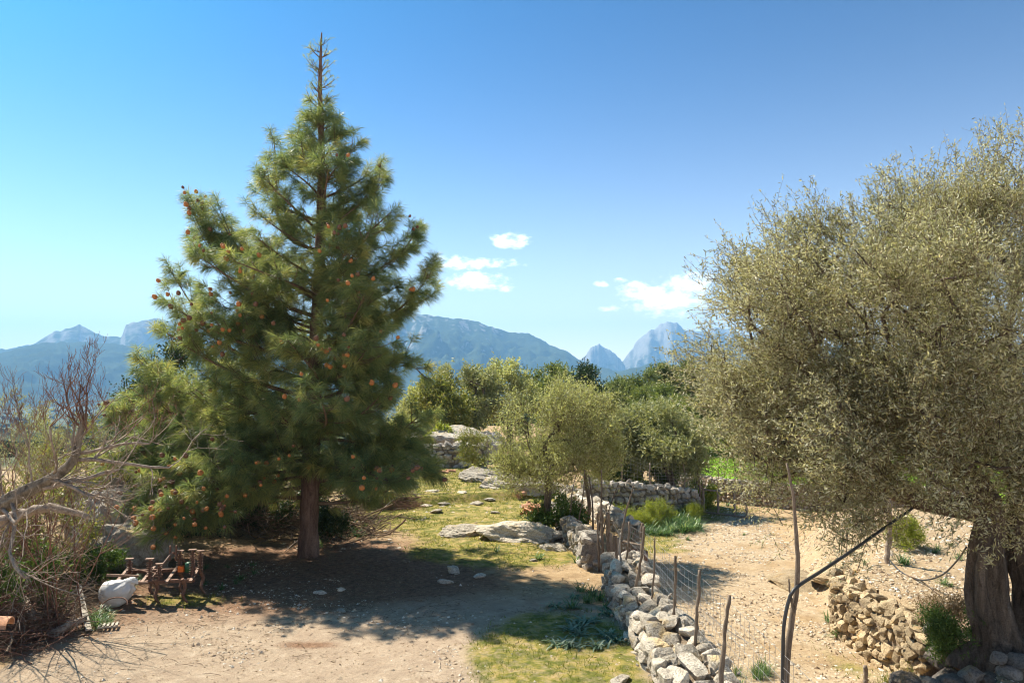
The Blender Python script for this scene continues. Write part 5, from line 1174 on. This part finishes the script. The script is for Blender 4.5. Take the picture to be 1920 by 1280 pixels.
# ------------------------------------------------------------------ stakes, wire, gates, hose
def stake_geo(pts, r0, r1, seed, k=7):
    g = Geo(); P = spline(pts, 16); r_ = np.random.default_rng(seed); P[1:-1] += r_.normal(size=(14, 3)) * r0 * .18; R = np.linspace(r0, r1, 16) * (1 + .12 * r_.normal(size=16)); tube(g, P, R, k); return g
def near_fence():
    S = [(1352, 1285, 1367, 1120, .026), (1303, 1212, 1311, 1072, .024), (1262, 1170, 1266, 1045, .022), (1222, 1122, 1228, 1008, .015), (1192, 1098, 1207, 990, .027), (1172, 1068, 1180, 980, .022), (1166, 1064, 1164, 1000, .022)]
    o = np.array([2.6, 12, 0.3]); root = empty('stake_fence', o, 'crooked wooden stakes with sagging wire mesh along the near stone wall', 'fence'); tops = []
    for i, (x0, y0, x1, y1, r) in enumerate(S):
        b = unproj_z(x0, y0, .50); t = unproj_y(x1, y1, b[1]); t = t + (t - b) * .03; m = (b + t) / 2 + [rs.normal() * .025, 0, 0]; b2 = b - (t - b) * .25
        s = stake_geo([b2, b, m, t], r * 1.15, r * .85, i); s.build('stake', M['post_wood'] if i != 6 else M['pale_wood'], root, o); tops.append((b, t))
        if i == 6: stake_geo([b + (t - b) * .85, t + [-.12, 0, .12], t + [-.16, 0, .25]], .016, .008, 9).build('fork', M['pale_wood'], root, o); stake_geo([b + (t - b) * .8, t + [.09, .05, .3], t + [.28, .05, .95]], .026, .010, 11).build('fork', M['post_wood'], root, o)
    order = sorted(tops, key=lambda a: a[0][1]); first = order[0]; b0 = first[0] + [.05, -3., .0]; t0 = first[1] + [.05, -3., .0]; order = [(b0, t0)] + order
    for lv in np.linspace(.12, .9, 8):
        pts = []
        for j in range(len(order) - 1):
            a = order[j][0] * (1 - lv) + order[j][1] * lv; b = order[j + 1][0] * (1 - lv) + order[j + 1][1] * lv; a = a + [.03, 0, 0]; b = b + [.03, 0, 0]; pts += [a, (a + b) / 2 + [.05, 0, -.05]]
        pts.append(b); g = Geo(); tube(g, spline(pts, 60), .0026, 3, cap=False); g.build('wire', M['wire'], root, o)
    g = Geo(); ys = np.arange(6.8, 15.3, .16)
    B0 = np.array([q[0] for q in order]); T0 = np.array([q[1] for q in order]); 
    for y in ys:
        b = np.array([np.interp(y, B0[:, 1], B0[:, i]) for i in range(3)]); t = np.array([np.interp(y, T0[:, 1], T0[:, i]) for i in range(3)]); tube(g, [b + [.03, 0, .02], (b + t) / 2 + [.06, 0, -.02], b + (t - b) * .9 + [.03, 0, 0]], .0022, 3, cap=False)
    g.build('mesh_wires', M['wire'], root, o)
near_fence()
def sagging_mesh():   # the loose netting hanging out over the path side by the gate
    o = np.array([3.2, 15.5, -.3]); root = empty('wire_netting', o, 'loose wire netting stretched from the forked stake down to the path', 'netting')
    A = np.array([[2.62, 15.6, .9], [2.75, 13.6, .5]]); Bp = np.array([[4.4, 15.0, -.74], [4.6, 14.6, -.76]])
    g = Geo()
    for u in np.linspace(0, 1, 12):
        a = A[0] * (1 - u) + A[1] * u; b = Bp[0] * (1 - u) + Bp[1] * u; tube(g, spline([a, (a + b) / 2 + [0, 0, -.12], b], 8), .002, 3, cap=False)
    for v in np.linspace(.05, .95, 8):
        p = [(A[0] * (1 - u) + A[1] * u) * (1 - v) + (Bp[0] * (1 - u) + Bp[1] * u) * v + np.array([0, 0, -.24 * v * (1 - v) * 2]) for u in (0, .5, 1)]; tube(g, spline(p, 8), .0018, 3, cap=False)
    g.build('netting_wires', M['wire'], root, o)
sagging_mesh()
def small_gate():
    o = np.array([2.25, 16.4, 0]); root = empty('hurdle_gate', o, 'small makeshift gate of grey boards and wire between the stone pier and near wall', 'gate')
    def st(a, b, r, nm='post', mt='post_wood', sd=1): stake_geo([a, (np.array(a) + b) / 2, b], r, r * .8, sd).build(nm, M[mt], root, o)
    st(np.array([2.05, 16.95, -.1]), np.array([2.0, 16.95, 1.55]), .035, sd=1); st(np.array([2.16, 16.9, -.1]), np.array([2.14, 16.9, 1.35]), .05, sd=2); st(np.array([2.75, 16.1, -.7]), np.array([2.78, 16.1, 1.25]), .05, sd=3); st(np.array([1.95, 17.0, 0]), np.array([1.92, 17.0, 1.3]), .028, sd=4)
    for i in range(3):
        g = Geo(); box(g, (2.2 + i * .075, 16.85 - i * .1, .42), (.085, .03, .95 - .07 * i), (0, 0, -.9)); g.build('board', M['post_wood'] if i % 2 else M['grey_twig'], root, o, False)
    g = Geo(); P0 = np.array([2.4, 16.6, 0]); d = np.array([.36, -.5, 0])
    for u in np.linspace(0, 1, 16): a = P0 + d * u; tube(g, [a + [0, 0, -.3], a + [0, 0, .75]], .003, 3, cap=False)
    for z in np.linspace(-.3, .75, 22): tube(g, [P0 + [0, 0, z], P0 + d + [0, 0, z]], .003, 3, cap=False)
    g.build('wire_mesh', M['rust'], root, o)
    st(P0 + [0, 0, .77], P0 + d + [0, 0, .78], .025, 'rail', sd=6)
small_gate()
g = Geo(); c = np.array([3.0, 18.4, -.6]); th = np.linspace(0, 2 * pi, 25); 
for z0, z1, r0, r1 in ((0, .75, .3, .3), (.25, .27, .315, .315), (.5, .52, .315, .315)): tube(g, [c + [0, 0, z0], c + [0, 0, (z0 + z1) / 2], c + [0, 0, z1]], [r0, r0, r1], 20, cap=(z0 != 0))
props(g.build('metal_drum', M['rust'], None, c), 'rusty brown drum standing behind the little wire gate', 'drum')
def field_gate():
    a = G(1318, 962); b = G(1402, 972); o = (a + b) / 2; root = empty('field_gate', o, 'low wooden rail gate across the far end of the path', 'gate'); up = np.array([0, 0, 1.])
    H = .95
    for h in (.06, H): g = stake_geo([a + up * h, (a + b) / 2 + up * h, b + up * h], .04, .036, 3); g.build('rail', M['grey_twig'], root, o)
    for u in (.02, .35, .72, .98): p = a + (b - a) * u; g = stake_geo([p, p + up * H / 2, p + up * (H + .05)], .045, .04, int(u * 10)); g.build('upright', M['grey_twig'], root, o)
    q = a + [-.15, 0, 0]
    for i, (dx, h, r) in enumerate(((0, 1.75, .055), (-.10, 2.2, .03), (.10, 1.2, .045))): stake_geo([q + [dx, 0, -.2], q + [dx + .03, 0, h / 2], q + [dx + .02 * i, 0, h]], r, r * .7, 20 + i).build('gate_post', M['post_wood'], root, o)
field_gate()
def wall_fence():
    o = np.array([4.9, 28.9, .3]); root = empty('wire_fence', o, 'tall wire mesh fence on crooked posts along the middle stone wall', 'fence')
    ps = []
    for i, (px, top, r, mt) in enumerate([(1165, 842, .03, 'post_wood'), (1222, 868, .04, 'grey_twig'), (1283, 868, .03, 'grey_twig'), (1312, 878, .04, 'post_wood')]):
        Y = yb((px - 960) / F * 29) + .1; b = unproj_y(px, 915, Y); t = unproj_y(px - 3, top, Y); ps.append((b, t)); stake_geo([b - [0, 0, .3], b, (b + t) / 2 + [(-1) ** i * .06, 0, 0], t], r, r * .8, 30 + i).build('post', M[mt], root, o)
    g = Geo()
    for j in range(3):
        (b0, t0), (b1, t1) = ps[j], ps[j + 1]
        for u in np.linspace(0, 1, 10): a = b0 * (1 - u) + b1 * u; c_ = t0 * (1 - u) + t1 * u; tube(g, [a, c_], .0022, 3, cap=False)
        for v in np.linspace(0, .95, 9): tube(g, [b0 + (t0 - b0) * v, b1 + (t1 - b1) * v], .0022, 3, cap=False)
    g.build('mesh_wires', M['wire'], root, o)
    o2 = np.array([12, 33.6, 0]); r2 = empty('post_fence', o2, 'thin dark fence posts along the field side of the long low wall', 'fence')
    for i, px in enumerate([1343, 1374, 1420, 1470, 1530, 1600, 1640]):
        Y = 33.7; b = at_px(px, Y); stake_geo([b, b + [.02, 0, .8], b + [0, 0, 1.5]], .02, .016, 50 + i).build('post', M['post_wood'], r2, o2)
    o3 = np.array([-3.5, 35.2, 1.4]); r3 = empty('post_fence', o3, 'few thin posts and wire above the shaded far wall', 'fence'); tp = []
    for i, (px, py) in enumerate([(782, 798), (893, 812), (912, 815)]):
        b = unproj_y(px + 6, 842, 35.1); t = unproj_y(px, py, 35.1); tp.append(t); stake_geo([b, (b + t) / 2, t], .03, .02, 60 + i).build('post', M['post_wood'], r3, o3)
    g = Geo(); [tube(g, [tp[0] - [0, 0, d], tp[1] - [0, 0, d], tp[2] - [0, 0, d]], .0025, 3, cap=False) for d in (.05, .35, .65)]; g.build('wire', M['wire'], r3, o3)
wall_fence()
# the tall pole with hose
YP = 7.9
def pole():
    b = unproj_y(1474, 1285, YP); b0 = b.copy(); b0[2] = gz(b[0], b[1]) - .1
    pts = [b0, b, unproj_y(1484, 1170, YP), unproj_y(1495, 1090, YP), unproj_y(1493, 1000, YP), unproj_y(1483, 905, YP), unproj_y(1474, 868, YP)]
    g = Geo(); P = spline(pts, 40); tube(g, P + np.random.default_rng(2).normal(size=P.shape) * .003, np.interp(np.linspace(0, 1, 40), [0, .5, .7, 1], [.042, .034, .027, .011]), 9)
    root = empty('pole', b0, 'tall thin weathered pole with a side prong, carrying the black hose', 'pole'); g.build('shaft', M['post_wood'], root, b0)
    stake_geo([unproj_y(1488, 1150, YP - .03), unproj_y(1481, 1110, YP - .03), unproj_y(1479, 1085, YP - .03)], .015, .008, 4).build('prong', M['post_wood'], root, b0)
    g = Geo(); P = spline([unproj_y(1467, 1300, YP - .08), unproj_y(1468, 1230, YP - .08), unproj_y(1470, 1170, YP - .08), unproj_y(1480, 1122, YP - .07), unproj_y(1494, 1100, YP - .05), unproj_y(1540, 1070, YP + .5), unproj_y(1600, 1030, YP + 1.2), unproj_y(1660, 988, YP + 2.), unproj_y(1710, 953, YP + 2.6)], 60)
    lo = P[0].copy(); lo[2] = gz(P[0][0], P[0][1]) + .02; P = np.vstack([lo, P]); tube(g, P, .019, 8); props(g.build('hose', M['hose'], None, lo), 'thick black hose rising up the tall pole and across to the olive branch', 'hose')
    pb = G(1663, 1056); g = stake_geo([pb - [0, 0, .1], unproj_y(1668, 1000, pb[1]), unproj_y(1667, 935, pb[1])], .06, .04, 14); props(g.build('post', M['grey_twig'], None, pb), 'rough grey post standing on the terrace under the olive limb', 'post')
    g = Geo(); q = pb[1] - .1; P = spline([pb + [.02, -.05, .1], unproj_y(1690, 1072, q - .6), unproj_y(1725, 1087, q - 1.3), unproj_y(1765, 1078, q - 2.2), unproj_y(1795, 1050, q - 3), unproj_y(1812, 1025, q - 3.6)], 40); tube(g, P, .015, 7)
    props(g.build('hose', M['hose'], None, pb), 'thin grey hose drooping from the terrace post to the olive trunk', 'hose')
    log('fallen_stick', 'thin dark stick lying on the terrace below the hose loop', [gp(1700, 1080, .03), gp(1730, 1095, .05), gp(1762, 1118, .02)], .015, .008, 'branch_bark', 'stick')
    p = G(1624, 1305); g = stake_geo([p - [0, 0, .1], p + [0, 0, .3], [*unproj_y(1622, 1246, p[1])]], .034, .032, 15); props(g.build('post', M['grey_twig'], None, p), 'short cut-off grey post at the bottom edge of the path', 'post')
    # blue-green string tied round the limb
    g = Geo(); c = OP(1632, 895, .4); a = np.linspace(0, 2 * pi, 16); tube(g, c + np.stack([.02 * np.cos(a), .085 * np.cos(a), .085 * np.sin(a)], 1), .010, 5, cap=False); tube(g, [c + [0, -.08, -.05], c + [.03, -.1, -.16]], .008, 4)
    props(g.build('string', M['rope'], None, c), 'turquoise string tied round the lower olive limb', 'string')
pole()

# ------------------------------------------------------------------ far woods and village
def far_stuff():
    rng = np.random.default_rng(88); V, Fc = ICO[1]
    n = 5200; a = rng.uniform(-.72, .72, n); r = 110 * (30.) ** (rng.random(n) ** .9); x = r * np.sin(a); y = r * np.cos(a); k = fbm(x / 60, y / 60, 300, 4) > .42; x, y, r = x[k], y[k], r[k]; n = len(x); z = ground_z(x, y)
    s = rng.uniform(1.6, 3.6, n) * (1 + r / 2500); v = V[None] * (1 + .28 * rng.normal(size=(n, len(V), 1))) * s[:, None, None] * np.array([1.2, 1.2, .95]) + np.stack([x, y, z + s * .5], 1)[:, None]
    g = Geo(); g.add(v.reshape(-1, 3), (Fc[None] + (np.arange(n) * len(V))[:, None, None]).reshape(-1, 3), np.repeat(rng.random(n), len(V)))
    m, N, Lk, bs = mat('far_tree'); Lk.new(ramp(N, Lk, attr(N, 'tint'), [(0, (.03, .05, .02)), (.7, (.07, .095, .035)), (1, (.13, .13, .06))]), bs.inputs['Base Color']); bs.inputs['Roughness'].default_value = 1
    props(g.build('woods', m, None, (0, 0, 0), False), 'far-off woodland covering the valley floor', 'woods', None, 'stuff')
    g = Geo(); n = 420
    for i in range(n):
        px = rng.normal() * 42 + 1165 if i % 3 else rng.uniform(790, 830); py = rng.uniform(722, 734) if i % 3 else rng.uniform(735, 760)
        D = 1800 + 600 * rng.random() if i % 3 else 1500 + 500 * rng.random(); p = unproj_y(px, py, D); x, y = p[0], D; zz = gz(x, y); w, d, h = rng.uniform(6, 13), rng.uniform(6, 12), rng.uniform(5, 9); zb = p[2] if i % 3 and False else zz
        box(g, (x, y, zb + h / 2), (w, d, h), (0, 0, rng.uniform(0, pi)), rng.random())
    m, N, Lk, bs = mat('house_wall'); Lk.new(ramp(N, Lk, attr(N, 'tint'), [(0, (.45, .33, .24)), (.5, (.6, .52, .42)), (1, (.75, .72, .66))]), bs.inputs['Base Color'])
    props(g.build('village', m, None, (0, 0, 0), False), 'distant village of tiny pale houses at the foot of the mountains', 'village', None, 'stuff')
far_stuff()
